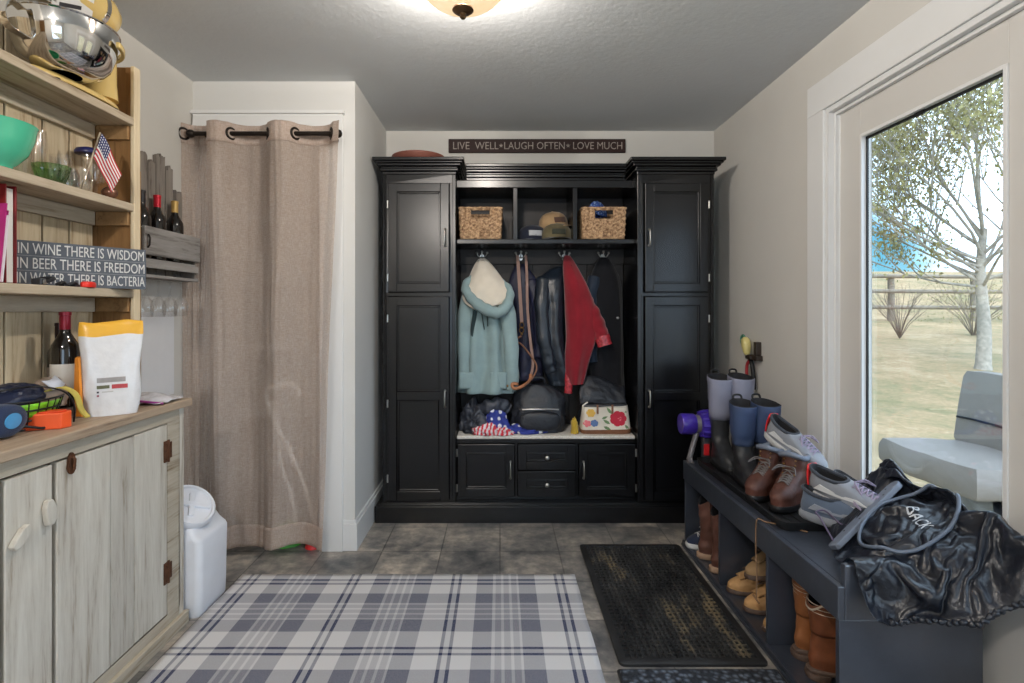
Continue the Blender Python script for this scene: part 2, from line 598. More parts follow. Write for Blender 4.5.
def twigs(mb, base, n, h, spread, r, rnd):
    for _ in range(n):
        a = rnd.uniform(0, 2 * pi)
        s = rnd.uniform(0.2, 1) * spread
        hh = h * rnd.uniform(0.65, 1)
        p = Vector(base)
        pts = [p, p + Vector((cos(a) * s * 0.3, sin(a) * s * 0.3, hh * 0.4)), p + Vector((cos(a) * s * 0.75, sin(a) * s * 0.75, hh * 0.75)), p + Vector((cos(a) * s + rnd.uniform(-.1, .1), sin(a) * s, hh))]
        mb.tube(pts, [r, r * 0.8, r * 0.55, r * 0.2], 5)
        for _ in range(3):
            q = pts[1].lerp(pts[3], rnd.uniform(0.1, 0.8))
            a2 = a + rnd.uniform(-1.2, 1.2)
            e = q + Vector((cos(a2) * s * 0.45, sin(a2) * s * 0.45, hh * rnd.uniform(0.15, 0.35)))
            mb.tube([q, q.lerp(e, 0.5) + Vector((0, 0, -0.03)), e], [r * 0.5, r * 0.35, r * 0.12], 4)
W['twig'] = plain('bare_twig_bark', (128, 114, 100), 0.9, var=0.25, scale=30)
W['bark'] = plain('pale_tree_bark', (168, 160, 148), 0.9, var=0.3, scale=14, bump=0.4, bscale=25)
W['leaf'] = plain('spring_leaf', (150, 142, 92), 0.7, var=0.35, scale=3)
for (x, y, n, h, s, lab) in ((9.05, 12.0, 26, 1.25, 0.85, 'bare twiggy shrub in front of the fence post'), (10.9, 12.2, 30, 1.30, 1.2, 'bare twiggy shrub behind the pale tree trunk')):
    rnd = random.Random(int(x * 10))
    root = thing('bare_shrub', lab, 'shrub', (x, y, ground_z(y) - 0.03), group='bare shrubs by the fence')
    m = MB()
    twigs(m, (0, 0, 0), n, h, s, 0.008, rnd)
    m.build('stem', W['twig'], root, smooth=60)
    if x > 10:
        lm = MB()
        for _ in range(500):
            a, rr, hh = rnd.uniform(0, 2 * pi), rnd.uniform(0.1, 1.1), rnd.uniform(0.35, 1.35)
            c = Vector((cos(a) * rr, sin(a) * rr, hh))
            e = Euler((rnd.uniform(0, 3), rnd.uniform(0, 3), rnd.uniform(0, 3))).to_matrix()
            lm.loft([[c + e @ Vector(q) for q in ((-.02, 0, 0), (0, -.012, .003), (.022, 0, 0), (0, .012, .003))], [c + e @ Vector(q) for q in ((-.018, 0, .004), (0, -.01, .006), (.02, 0, .004), (0, .01, .006))]])
        lm.build('foliage', W['leaf'], root)
# tree
rnd = random.Random(5)
ty = 8.1
tx = 7.38
tz = ground_z(ty)
tree = thing('young_tree', 'pale barked tree with sparse olive spring leaves on the dry lawn', 'tree', (tx, ty, tz - 0.04))
tm = MB()
lv = MB()
def leafat(c, k, rnd, s=0.2):
    for _ in range(k):
        q = c + Vector((rnd.gauss(0, s), rnd.gauss(0, s), rnd.gauss(0, s)))
        e = Euler((rnd.uniform(0, 3), rnd.uniform(0, 3), rnd.uniform(0, 3))).to_matrix()
        w = rnd.uniform(0.7, 1.3)
        lv.loft([[q + e @ (Vector(p) * w) for p in ((-.03, 0, 0), (0, -.017, .004), (.034, 0, 0), (0, .017, .004))], [q + e @ (Vector(p) * w) for p in ((-.028, 0, .004), (0, -.015, .008), (.032, 0, .004), (0, .015, .008))]])
def branch(p, d, L, r, depth):
    pts = [p]
    q = p.copy()
    dd = d.copy()
    for i in range(4):
        dd = (dd + Vector((rnd.uniform(-.16, .16), rnd.uniform(-.16, .16), rnd.uniform(-.02, .12)))).normalized()
        q = q + dd * (L / 4)
        pts.append(q.copy())
    tm.tube(pts, [r, r * .86, r * .72, r * .58, r * .42], 7 if depth > 2 else 5)
    if depth <= 3:
        for c in pts[2 if depth == 3 else 1:]:
            leafat(c, 3 if depth else 4, rnd, 0.09 + 0.04 * depth)
    if depth > 0:
        for k in range(4 if depth > 1 else 3):
            s = pts[rnd.choice((2, 3, 4, 4))] if k else pts[4]
            a = rnd.uniform(0, 2 * pi)
            side = Vector((cos(a), sin(a), 0))
            nd = (dd * 0.85 + side * rnd.uniform(.45, .85) + Vector((0, 0, .18))).normalized()
            branch(s, nd, L * rnd.uniform(.62, .8), r * .55, depth - 1)
trunk = bez([(0, 0, 0), (0.02, 0, 0.7), (-0.02, 0.02, 1.5), (0.03, 0.02, 2.2)], 12)
tm.tube(trunk, [lerp(0.105, 0.045, i / (len(trunk) - 1)) * (1.2 if i == 0 else 1) for i in range(len(trunk))], 10)
for a, el, z, L in ((2.9, .55, 1.35, 1.9), (3.6, .8, 1.75, 1.9), (2.5, 1.0, 2.0, 1.9), (0.4, .8, 1.6, 1.6), (5.2, .8, 1.8, 1.6), (1.3, 1.25, 2.2, 1.9), (3.3, 1.2, 2.2, 2.0), (4.2, .45, 1.3, 1.5), (3.0, 0.35, 1.7, 1.8), (2.7, .75, 1.9, 2.0), (3.3, .6, 1.5, 1.9), (3.9, 1.0, 2.1, 1.8), (2.2, .6, 1.6, 1.7), (5.6, .5, 1.7, 1.6), (2.5, .35, 1.45, 1.2), (2.1, .5, 1.7, 1.2), (2.8, .65, 1.9, 1.2), (2.4, .9, 2.1, 1.2), (3.2, .3, 1.6, 1.1), (2.6, .15, 1.3, 1.0), (5.4, .3, 1.4, 1.1), (4.8, .7, 1.6, 1.2)):
    branch(Vector((0, 0, z)), Vector((cos(a) * cos(el), sin(a) * cos(el), sin(el))), L, 0.024, 3)
tm.build('trunk', W['bark'], tree, smooth=60)
lv.build('foliage', W['leaf'], tree)
# outdoor seat just outside the door
W['outdoor'] = plain('grey_seat_vinyl', (142, 133, 125), 0.6, var=0.08, scale=5, bump=0.15, bscale=14)
W['outdark'] = plain('grey_seat_base', (122, 120, 116), 0.7, var=0.1)
seat = thing('outdoor_chair', 'grey padded outdoor chair beyond the glass door', 'chair', (2.42, 2.74, -0.12))
b = MB()
def padf(x0, x1, y0, y1, z0, z1, lump=0.012):
    rings = []
    for z, k in ((z0, .93), (z0 + .02, .99), ((z0 + z1) / 2, 1.0), (z1 - .03, .99), (z1, .94), (z1 + .008, .6), (z1 + .01, .2)):
        ring = []
        for i in range(40):
            a = 2 * pi * i / 40
            cx_, cy_ = cos(a), sin(a)
            s = 1 / max(abs(cx_), abs(cy_)) ** 0.93
            x = (x0 + x1) / 2 + cx_ * s * (x1 - x0) / 2 * k
            y = (y0 + y1) / 2 + cy_ * s * (y1 - y0) / 2 * k
            ring.append(Vector((x, y, z + lump * nz(x * 5, y * 5, z * 3))))
        rings.append(ring)
    return rings
b.loft(padf(-0.24, 0.24, -0.32, 0.33, 0.49, 0.63))
b.build('seat', W['outdoor'], seat, smooth=45)
b = MB()
bk = padf(-0.32, 0.32, -0.055, 0.055, 0, 0.40)
Mx = Matrix.Translation((0.24, 0.0, 0.62)) @ Matrix.Rotation(radians(9), 4, 'Y') @ Matrix.Rotation(radians(90), 4, 'Z')
b.loft([[Mx @ p for p in r] for r in bk])
b.build('backrest', W['outdoor'], seat, smooth=45)
MB().tube([Mx @ Vector((x, 0.055 + 0.006, 0.13 + 0.006 * sin(x * 9))) for x in (-0.3, -0.2, 0, 0.2, 0.3)], 0.006, 6).build('strap', W['rubber'], seat, smooth=50)
for sx, sy in ((-0.06, -0.26), (0.2, -0.26), (-0.06, 0.0), (0.2, 0.0)):
    MB().box(sx - .03, sx + .03, sy - .03, sy + .03, 0.0, 0.48).build('leg', W['outdark'], seat, bevel=0.005)
MB().box(-0.09, 0.23, -0.29, 0.03, 0.30, 0.495).build('seat_frame', W['outdark'], seat, bevel=0.005)
# ------------------------------------------------------------------ hall tree (two locker towers, bench and cubbies)
TY = 3.13
ht = thing('hall_tree', 'tall black hall tree with lockers, coat hooks, bench and cubbies', 'hall tree', (0.28, 3.31, 0))
ox, oy = 0.28, 3.31
def hb(mb, x0, x1, y0, y1, z0, z1):
    return mb.box(x0 - ox, x1 - ox, y0 - oy, y1 - oy, z0, z1)
YBK = 3.505
def tower(x0, x1):
    m = MB()
    hb(m, x0, x0 + .02, TY, YBK, .115, 2.05)
    hb(m, x1 - .02, x1, TY, YBK, .115, 2.05)
    hb(m, x0 + .02, x1 - .02, YBK - .012, YBK, .115, 2.05)
    hb(m, x0 + .02, x1 - .02, TY, YBK - .012, .115, .13)
    hb(m, x0 + .02, x1 - .02, TY, YBK - .012, 2.0, 2.05)
    hb(m, x0 + .02, x1 - .02, TY, YBK - .012, 1.331, 1.352)
    hb(m, x0 + .02, x0 + .036, TY, TY + .02, .13, 1.331)
    hb(m, x1 - .036, x1 - .02, TY, TY + .02, .13, 1.331)
    hb(m, x0 + .02, x0 + .036, TY, TY + .02, 1.352, 2.0)
    hb(m, x1 - .036, x1 - .02, TY, TY + .02, 1.352, 2.0)
    m.build('tower', W['black'], ht, bevel=0.002)
tower(-.692, -.262)
tower(.812, 1.264)
def panel_door(name, x0, x1, z0, z1, y, rails, handle_x, handle_z, hinge_x, hinge_zs, knob=False):
    """frame-and-panel front, front face at y"""
    m = MB()
    st = .05
    hb(m, x0, x0 + st, y - .02, y, z0, z1)
    hb(m, x1 - st, x1, y - .02, y, z0, z1)
    zs = [z0] + rails + [z1]
    hb(m, x0 + st, x1 - st, y - .02, y, z0, z0 + st)
    hb(m, x0 + st, x1 - st, y - .02, y, z1 - st, z1)
    for r in rails:
        hb(m, x0 + st, x1 - st, y - .02, y, r - st / 2, r + st / 2)
    d = m.build(name, W['black'], ht, bevel=0.0025)
    m = MB()
    mo = MB()
    lo = z0 + st
    for i, r in enumerate(rails + [None]):
        hi = (r - st / 2) if r is not None else z1 - st
        hb(m, x0 + st - .004, x1 - st + .004, y - .008, y - .002, lo - .004, hi + .004)
        for (a0, a1, c0, c1) in ((x0 + st, x0 + st + .011, lo, hi), (x1 - st - .011, x1 - st, lo, hi), (x0 + st + .011, x1 - st - .011, lo, lo + .011), (x0 + st + .011, x1 - st - .011, hi - .011, hi)):
            hb(mo, a0, a1, y - .014, y - .006, c0, c1)
        lo = (r + st / 2) if r is not None else 0
    m.build('door_panel' if name == 'door' else 'drawer_panel', W['black'], d)
    mo.build('panel_moulding', W['black'], d, bevel=0.003)
    if knob:
        k = MB().lathe([(.004, 0), (.006, .004), (.005, .012), (.011, .018), (.013, .023), (.009, .028), (.001, .029)], 16, M=Matrix.Translation((handle_x - ox, y - .02 - oy, handle_z)) @ Matrix.Rotation(radians(90), 4, 'X'))
        k.build('knob', W['steel'], d, smooth=50)
    else:
        h = .048
        pts = [(0, 0, -h), (0, -.018, -h), (0, -.026, -h * .6), (0, -.028, 0), (0, -.026, h * .6), (0, -.018, h), (0, 0, h)]
        pts = [(handle_x - ox + p[0], y - .02 - oy + p[1], handle_z + p[2]) for p in bez(pts, 24)]
        k = MB().tube(pts, .0045, 8)
        for s in (-1, 1):
            k.ball((handle_x - ox, y - .024 - oy, handle_z + s * h), .0075, n=10)
        k.build('handle', W['steel'], d, smooth=60)
    for hz_ in hinge_zs:
        MB().tube([(hinge_x - ox, y - .018 - oy, hz_ - .022), (hinge_x - ox, y - .018 - oy, hz_ + .022)], .005, 8).build('hinge', W['steel'], d, smooth=50)
DYF = TY
panel_door('door', -.656, -.300, 1.357, 1.994, DYF, [], -.322, 1.675, -.660, (1.44, 1.87))
panel_door('door', -.656, -.300, .135, 1.326, DYF, [.745], -.322, .730, -.660, (.26, .70, 1.20))
panel_door('door', .852, 1.224, 1.357, 1.994, DYF, [], .874, 1.675, 1.228, (1.44, 1.87))
panel_door('door', .852, 1.224, .135, 1.326, DYF, [.745], .874, .730, 1.228, (.26, .70, 1.20))
# plinth with a stepped cap
m = MB()
hb(m, -.735, 1.302, 3.105, YBK, 0.0, .098)
hb(m, -.722, 1.289, 3.112, YBK, .098, .108)
hb(m, -.708, 1.278, 3.118, YBK, .108, .115)
m.build('plinth', W['black'], ht, bevel=0.003)
# cornices
def cornice(x0, x1, yf, z0, name='cornice', wl=True, wr=True):
    m = MB()
    for k, (o, za, zb) in enumerate(((.004, 0, .018), (.016, .018, .034), (.010, .034, .046), (.030, .046, .060), (.042, .060, .072), (.052, .072, .092))):
        hb(m, x0 - (o if wl else 0), x1 + (o if wr else 0), yf - o, YBK, z0 + za, z0 + zb)
    return m.build(name, W['black'], ht, bevel=0.004)
cornice(-.692, -.262, TY, 2.05)
cornice(.812, 1.264, TY, 2.05)
cornice(-.205, .755, 3.20, 2.03, wl=False, wr=False)
# centre: back panel, frieze, cubby shelf and dividers
m = MB()
xs = [-.262 + (1.074) * k / 9 for k in range(10)]
for a, c in zip(xs, xs[1:]):
    hb(m, a + .0015, c - .0015, YBK - .012, YBK - .002, .5, 1.66)
hb(m, -.262, .812, YBK - .004, YBK, .115, 2.03)
m.build('back_panel', W['blackin'], ht, bevel=0.002)
m = MB()
hb(m, -.262, .812, 3.185, YBK - .004, 1.985, 2.03)
m.build('frieze', W['black'], ht, bevel=0.003)
m = MB()
hb(m, -.262, .812, 3.185, YBK - .004, 1.648, 1.676)
m.build('shelf', W['black'], ht, bevel=0.003)
for x in (.092, .452):
    m = MB()
    hb(m, x - .013, x + .013, 3.19, YBK - .004, 1.676, 1.985)
    m.build('divider', W['black'], ht, bevel=0.002)
m = MB()
hb(m, -.262, .812, YBK - .03, YBK - .012, 1.55, 1.648)
m.build('hook_rail', W['blackin'], ht, bevel=0.002)
HOOKX = (-.117, .136, .418, .672)
for x in HOOKX:
    m = MB()
    c = Vector((x - ox, YBK - .03 - oy, 1.595))
    m.loft([[c + Vector((.014 * cos(a), -d_, .022 * sin(a))) for a in [2 * pi * i / 16 for i in range(16)]] for d_ in (0, .006)])
    for s in (-1, 0, 1):
        pts = bez([c + Vector((0, -.005, 0)), c + Vector((s * .012, -.022, -.004)), c + Vector((s * .026, -.032, .008 if s else .012)), c + Vector((s * .034, -.034, .026 if s else .034))], 10)
        m.tube(pts, .004, 7)
        m.ball(pts[-1], .0085, n=10)
    m.build('coat_hook', W['steel'], ht, smooth=60)
# bench base: box, seat board, doors, drawers
m = MB()
hb(m, -.262, .812, 3.175, YBK - .012, .115, .135)
hb(m, -.262, .812, 3.19, YBK - .012, .46, .478)
for x in (.097, .461):
    hb(m, x - .008, x + .008, 3.175, YBK - .012, .135, .46)
hb(m, -.262, .812, 3.172, 3.19, .452, .478)
hb(m, -.262, -.256, 3.172, 3.19, .135, .46)
m.build('bench_carcass', W['black'], ht, bevel=0.002)
panel_door('door', -.252, .087, .138, .450, 3.172, [], .062, .300, -.256, (.19, .40))
panel_door('door', .471, .806, .138, .450, 3.172, [], .496, .300, .810, (.19, .40))
panel_door('drawer', .107, .451, .299, .450, 3.172, [], .279, .375, 0, (), True)
panel_door('drawer', .107, .451, .138, .290, 3.172, [], .279, .214, 0, (), True)
# upholstered seat pad
t = NT('cream_seat_fabric')
v = t.coord(scale=(1, 1, 1))
vo = t.n('ShaderNodeTexVoronoi')
vo.inputs['Scale'].default_value = 90
t.l(v, vo.inputs['Vector'])
t.color(t.ramp(vo.outputs['Distance'], [(0.1, srgb(226, 222, 214)), (0.7, srgb(206, 201, 193))]))
t.set(0.9, 0, 0.2)
t.bump(t.noise(v, 300, 2), 0.3, 0.002)
m = MB()
hb(m, -.258, .808, 3.160, YBK - .016, .479, .500)
part_label(m.build('seat_cushion', t.m, ht, bevel=0.007), 'thin cream fabric pad on the bench')

# wooden tray on top of the first tower
t = plain('red_brown_tray_wood', (128, 78, 66), 0.45, var=0.15, scale=8)
m = MB()
prof = [(.02, 0), (.145, 0), (.155, .008), (.165, .040), (.163, .044), (.153, .016), (.142, .010), (.02, .010)]
o = m.lathe(prof, 40, M=Matrix.Scale(1.0, 4)).build('round_tray', t, smooth=40, loc=(-.500, 3.262, 2.1425))
tag(o, 'red-brown round tray lying on top of the hall tree', 'tray')

# ------------------------------------------------------------------ baskets in the cubbies
def weave_mat(name, light, dark):
    t = NT(name)
    v = t.coord(scale=(1, 1, 1))
    f = t.noise(v, 70, 4, 0.7)
    t.color(t.ramp(f, [(0.35, srgb(*dark)), (0.5, tuple((a + b) / 2 for a, b in zip(srgb(*light), srgb(*dark)))), (0.64, srgb(*light))]))
    t.set(0.75, 0, 0.3)
    return t.m
W['seagrass'] = weave_mat('seagrass_weave', (205, 170, 132), (104, 74, 52))
W['lining'] = plain('basket_inside', (70, 52, 38), 0.9)
def basket(label, loc, w, d, h):
    root = thing('woven_basket', label, 'basket', loc, group='seagrass baskets in the cubbies')
    def perim(u):
        P = 2 * (w + d)
        s = (u % 1.0) * P
        if s < w: return Vector((-w / 2 + s, -d / 2, 0)), Vector((0, -1, 0))
        s -= w
        if s < d: return Vector((w / 2, -d / 2 + s, 0)), Vector((1, 0, 0))
        s -= d
        if s < w: return Vector((w / 2 - s, d / 2, 0)), Vector((0, 1, 0))
        s -= w
        return Vector((-w / 2, d / 2 - s, 0)), Vector((-1, 0, 0))
    NU, NV = 176, 44
    st = 44
    def f(u, v):
        p, nrm = perim(u)
        row = v * 11
        k = int(min(row, 10.999))
        bulge = sin(pi * (row - k)) if v < 1 else 0
        a = sin(2 * pi * u * st / 2 + (k % 2) * pi + 0.4 * nz(u * 30, k))
        taper = 0.94 + 0.06 * v
        p = Vector((p.x * taper, p.y * taper, v * h + 0.002 * nz(u * 40, v * 9)))
        return p + nrm * (0.0035 * a * bulge + 0.002 * bulge)
    def skip(i, j):
        u, v = (i + .5) / NU, (j + .5) / NV
        P = 2 * (w + d)
        s = u * P
        return s < w and abs(s - w / 2) < .058 and .66 < v < .93
    m = MB().grid(f, NU, NV, skip)
    m.build('weave', W['seagrass'], root, smooth=70, solid=.006)
    m = MB()
    rim = [(-w / 2, -d / 2, h), (w / 2, -d / 2, h), (w / 2, d / 2, h), (-w / 2, d / 2, h)]
    pts = []
    for k in range(4):
        for q in range(14):
            pts.append(Vector(rim[k]).lerp(Vector(rim[(k + 1) % 4]), q / 14) + Vector((0, 0, .002 * (q % 2))))
    m.tube(pts, .0085, 8, closed=True)
    m.build('rim', W['seagrass'], root, smooth=60)
    m = MB().box(-w * .46, w * .46, -d * .46, d * .46, .002, .008)
    m.build('base', W['lining'], root)
    return root
basket('woven seagrass basket in the first cubby beside the plain divider, empty of cloth', (-.118, 3.335, 1.681), .255, .25, .185)
basket('woven seagrass basket with a blue patterned cloth poking out', (.630, 3.335, 1.681), .262, .25, .185)
t = NT('blue_print_cloth')
v = t.coord()
vo = t.n('ShaderNodeTexVoronoi')
vo.inputs['Scale'].default_value = 75
t.l(v, vo.inputs['Vector'])
t.color(t.ramp(vo.outputs['Distance'], [(0.25, srgb(150, 175, 215)), (0.42, srgb(48, 76, 140))]))
t.set(0.85)
m = MB()
m.grid(lambda u, v_: Vector((.058 * cos(2 * pi * u) * sin(pi * min(v_, .98) * .5 + .02) * (1 + .18 * sin(5 * 2 * pi * u + 1)), -.0 + .05 * sin(2 * pi * u) * sin(pi * min(v_, .98) * .5 + .02) * (1 + .18 * cos(4 * 2 * pi * u)), .09 * cos(pi * v_ * .5) + .014 * nz(cos(2 * pi * u) * 3, sin(2 * pi * u) * 3, v_ * 4))), 48, 14)
o = m.build('folded_bandana', t.m, smooth=70, loc=(.600, 3.30, 1.832))
tag(o, 'blue and white patterned cloth bunched in a seagrass basket', 'cloth')

# ------------------------------------------------------------------ caps in the middle cubby
def cap(name, label, loc, rotz, crown, brim, logo=None, logocol=None, tilt=0):
    root = thing(name, label, 'cap', loc, (tilt, 0, rotz), group='baseball caps in the cubby')
    m = MB()
    prof = [(.088, 0), (.092, .012), (.091, .035), (.084, .062), (.066, .086), (.040, .100), (.012, .105), (.001, .1055)]
    rings = []
    n = 36
    for r, z in prof:
        rings.append([Vector((r * cos(2 * pi * i / n) * .9 * (1 + .012 * cos(6 * 2 * pi * i / n)), r * sin(2 * pi * i / n) * 1.05, z)) for i in range(n)])
    m.loft(rings, False, True)
    m.build('crown', crown, root, smooth=60, solid=.003)
    m = MB()
    def bf(u, v):
        a = -1.15 + 2.3 * u
        r0 = .090
        x = r0 * .9 * cos(a)
        y = r0 * 1.05 * sin(a)
        L = .068 * (cos(a * 1.3) ** .6 if abs(a * 1.3) < 1.57 else 0)
        x2 = x + L * v
        return Vector((x2, y, .010 + .012 * v * 0 - .9 * (y * y) * v * 1.6 - .008 * v))
    m.grid(bf, 28, 8)
    m.build('brim', brim, root, smooth=60, solid=.004)
    MB().ball((0, 0, .107), .007, .007, .004, 10).build('top_button', crown, root, smooth=60)
    if logo:
        m = MB()
        m.grid(lambda u, v: Vector((.0905 * .9 * cos((u - .5) * .9) * (1.03 - .06 * v), .0905 * 1.05 * sin((u - .5) * .9) * 1.03, .03 + .034 * v)), 12, 4)
        m.build('front_patch', logo, root, smooth=60, solid=.002)
    return root
navy = fabric('navy_cap_cloth', (34, 38, 52))
whitep = fabric('grey_white_patch', (178, 180, 184))
tan = fabric('khaki_cap_cloth', (160, 132, 98), var=0.3)
olive = fabric('olive_camouflage', (92, 84, 62), var=0.55)
dark = fabric('dark_cap_cloth', (38, 36, 34))
cap('baseball_cap', 'navy baseball cap with a pale front patch on the cubby shelf', (.205, 3.36, 1.681), radians(-78), navy, navy, whitep)
cap('baseball_cap', 'olive patterned baseball cap at the front of the cubby shelf', (.355, 3.315, 1.684), radians(-86), olive, dark, fabric('dark_olive_patch', (60, 62, 52)))
cap('baseball_cap', 'khaki baseball cap perched high behind the olive one', (.345, 3.40, 1.772), radians(-60), tan, tan, fabric('brown_cap_patch', (92, 70, 60)), tilt=0.12)
# ------------------------------------------------------------------ coats on the hooks
def rings_of(rows, N=56, M=46, amp=.16, k=5, seed=0.0, quilt=0, ymax=3.488, org=(0, 0, 0), fine=.02):
    out = []
    R = crom(rows, M)
    z0, z1 = rows[0][0], rows[-1][0]
    for (z, cx, cy, hw, hd) in R:
        t = (z - z0) / (z1 - z0)
        a_ = amp * min(1, .25 + 1.1 * t)
        ring = []
        for i in range(N):
            a = 2 * pi * i / N
            c, s = cos(a), sin(a)
            m = 1 + a_ * (.55 * sin(k * a + seed * 3 + 1.8 * nz(z * 2.2, seed)) + .9 * nz(c * 2 + seed, s * 2, z * 3.2)) + fine * nz(c * 6 + seed, s * 6, z * 16)
            if quilt:
                m += .07 * abs(sin(pi * z / quilt)) ** .6 - .05
            x = cx + hw * c * (1 + (m - 1) * .45)
            y = cy - hd * s * m
            ring.append(Vector((x - org[0], min(y, ymax) - org[1], z - org[2])))
        out.append(ring)
    return out
def garment(mb, rows, **kw):
    mb.loft(rings_of(rows, **kw), True, True)
    return mb
def sleeve(mb, pts, r0, r1, seed=0, org=(0, 0, 0), N=20, amp=.12, M=26, quilt=0):
    P = bez([Vector(p) - Vector(org) for p in pts], M)
    m = len(P)
    rings = []
    for i, p in enumerate(P):
        t = i / (m - 1)
        T = (P[min(i + 1, m - 1)] - P[max(i - 1, 0)]).normalized()
        a_ = T.cross(Vector((0, 1, 0)))
        a_ = a_.normalized() if a_.length > 1e-3 else Vector((1, 0, 0))
        b_ = a_.cross(T).normalized()
        r = lerp(r0, r1, t)
        ring = []
        for k in range(N):
            an = 2 * pi * k / N
            mm = 1 + amp * nz(cos(an) * 1.7 + seed, sin(an) * 1.7, t * 7) + amp * .5 * sin(t * 26 + 2 * nz(an, seed))
            if quilt:
                mm += .12 * abs(sin(pi * t * quilt)) - .06
            ring.append(p + (a_ * cos(an) * 1.0 + b_ * sin(an) * .75) * r * mm)
        rings.append(ring)
    mb.loft(rings)
    return mb
teal = fabric('sage_teal_cotton', (140, 162, 164), 0.9, 500, 0.25, 0.12)
tealdark = fabric('dark_coat_lining', (44, 60, 62))
cream = fabric('cream_fleece', (222, 212, 196), 0.95, 260, 0.9, 0.08, 0.5)
def puff_mat(name, col, rough=.4):
    t = NT(name)
    v = t.coord()
    c = srgb(*col)
    f = t.noise(v, 14, 5)
    t.color(t.ramp(f, [(0.3, tuple(x * .7 for x in c[:3]) + (1,)), (0.7, tuple(x * 1.3 for x in c[:3]) + (1,))]))
    t.set(rough, 0, 0.5)
    t.bump(t.noise(v, 45, 4, .6, .5), .5, .006)
    return t.m
# teal parka
o3 = (-.117, 3.44, 1.58)
pk = thing('hooded_parka', 'sage teal hooded parka with cream fleece hood lining', 'coat', o3, group='coats on the hall tree hooks')
m = MB()
garment(m, [(1.47, -.115, 3.40, .055, .04), (1.42, -.115, 3.38, .10, .055), (1.36, -.105, 3.365, .135, .075), (1.25, -.095, 3.36, .150, .085), (1.05, -.085, 3.355, .160, .095), (.85, -.08, 3.35, .168, .105), (.755, -.080, 3.345, .176, .112), (.735, -.080, 3.345, .170, .105)], amp=.40, k=8, seed=1.3, org=o3)
m.build('body', teal, pk, smooth=75)
m = MB()
sleeve(m, [(-.185, 3.35, 1.40), (-.215, 3.30, 1.25), (-.222, 3.275, 1.05), (-.218, 3.27, .86), (-.212, 3.27, .78)], .045, .036, 2, o3)
m.build('sleeve', teal, pk, smooth=75)
m = MB()
sleeve(m, [(-.02, 3.33, 1.38), (.045, 3.29, 1.25), (.065, 3.265, 1.05), (.072, 3.265, .86), (.07, 3.268, .76)], .05, .04, 5, o3)
m.build('sleeve', teal, pk, smooth=75)
m = MB()
m.grid(lambda u, v: Vector((-.170 + .032 * (u - .5) * (1 - .3 * v) + .012 * sin(v * 7) + .02 * v, 3.268 - .012 * v + .012 * (2 * u - 1) ** 2, lerp(1.36, .98, v))) - Vector(o3), 8, 24)
m.build('front_opening', tealdark, pk, smooth=60)
m = MB()
def hoodf(u, v):
    w = lerp(.020, .150, min(1, v * 1.35) ** .8) * (1 if v < .75 else sqrt(max(0.02, 1 - ((v - .75) / .27) ** 2)))
    a = (u - .5) * 2
    x = -.115 + .045 * v + a * w
    y = 3.400 - .155 * v - .055 * (1 - a * a) * sin(pi * min(1, v * .9 + .1)) + .008 * nz(u * 5, v * 5)
    z = lerp(1.575, 1.265, v) + .02 * a * v
    return Vector((x, y, z)) - Vector(o3)
m.grid(hoodf, 24, 26)
m.build('hood_lining', cream, pk, smooth=75, solid=.012)
m = MB()
rp = bez([(-.150, 3.37, 1.48), (-.215, 3.30, 1.405), (-.18, 3.250, 1.325), (-.10, 3.215, 1.262), (-.015, 3.215, 1.235), (.045, 3.24, 1.285), (.060, 3.29, 1.37), (.01, 3.34, 1.43)], 42)
rr = [.016 + .020 * sin(pi * i / (len(rp) - 1)) + .003 * sin(i * 1.7) for i in range(len(rp))]
m.tube([p - Vector(o3) for p in rp], rr, 12)
m.build('hood', teal, pk, smooth=75)
for (px_, pz_, w_, h_) in ((-.205, .87, .045, .05), (-.01, .87, .05, .05)):
    m = MB()
    m.grid(lambda u, v: Vector((px_ + (u - .5) * 2 * w_, 3.234 - .004 * sin(pi * u), pz_ - h_ * v * 2)) - Vector(o3), 8, 8)
    if px_ < -.1:
        m.build('pocket', teal, pk, smooth=60, solid=.006)
    else:
        m.build('pocket', teal, pk, smooth=60, solid=.006)
for q in (0, 1):
    m = MB()
    m.tube([Vector(p) - Vector(o3) for p in bez([(-.115 + .02 * q, 3.245, 1.30), (-.11 + .03 * q, 3.238, 1.22), (-.095 + .02 * q, 3.236, 1.13 + .02 * q)], 12)], .0035, 6)
    m.build('drawcord', tealdark, pk, smooth=60)
for q in ((.045, .785), (.055, .765)):
    MB().ball((q[0] - o3[0], 3.245 - o3[1], q[1] - o3[2]), .008, .004, .008, 10).build('snap_button', W['brass'], pk, smooth=60)
# dark navy puffer, second hook
o4 = (.136, 3.44, 1.58)
c2 = thing('quilted_jacket', 'dark navy quilted jacket behind the hanging leash straps', 'coat', o4, group='coats on the hall tree hooks')
navyp = puff_mat('navy_quilted_nylon', (30, 32, 56), .5)
m = MB()
garment(m, [(1.55, .138, 3.45, .03, .02), (1.50, .14, 3.435, .06, .03), (1.42, .15, 3.43, .095, .04), (1.25, .155, 3.425, .105, .05), (1.0, .16, 3.425, .105, .055), (.85, .165, 3.425, .11, .055), (.80, .165, 3.425, .10, .05)], amp=.22, k=5, seed=4.1, quilt=.085, org=o4, M=80)
m.build('body', navyp, c2, smooth=80)
m = MB()
sleeve(m, [(.19, 3.41, 1.44), (.235, 3.385, 1.30), (.25, 3.37, 1.12), (.245, 3.375, .95)], .045, .035, 3, o4, quilt=7)
m.build('sleeve', navyp, c2, smooth=80)
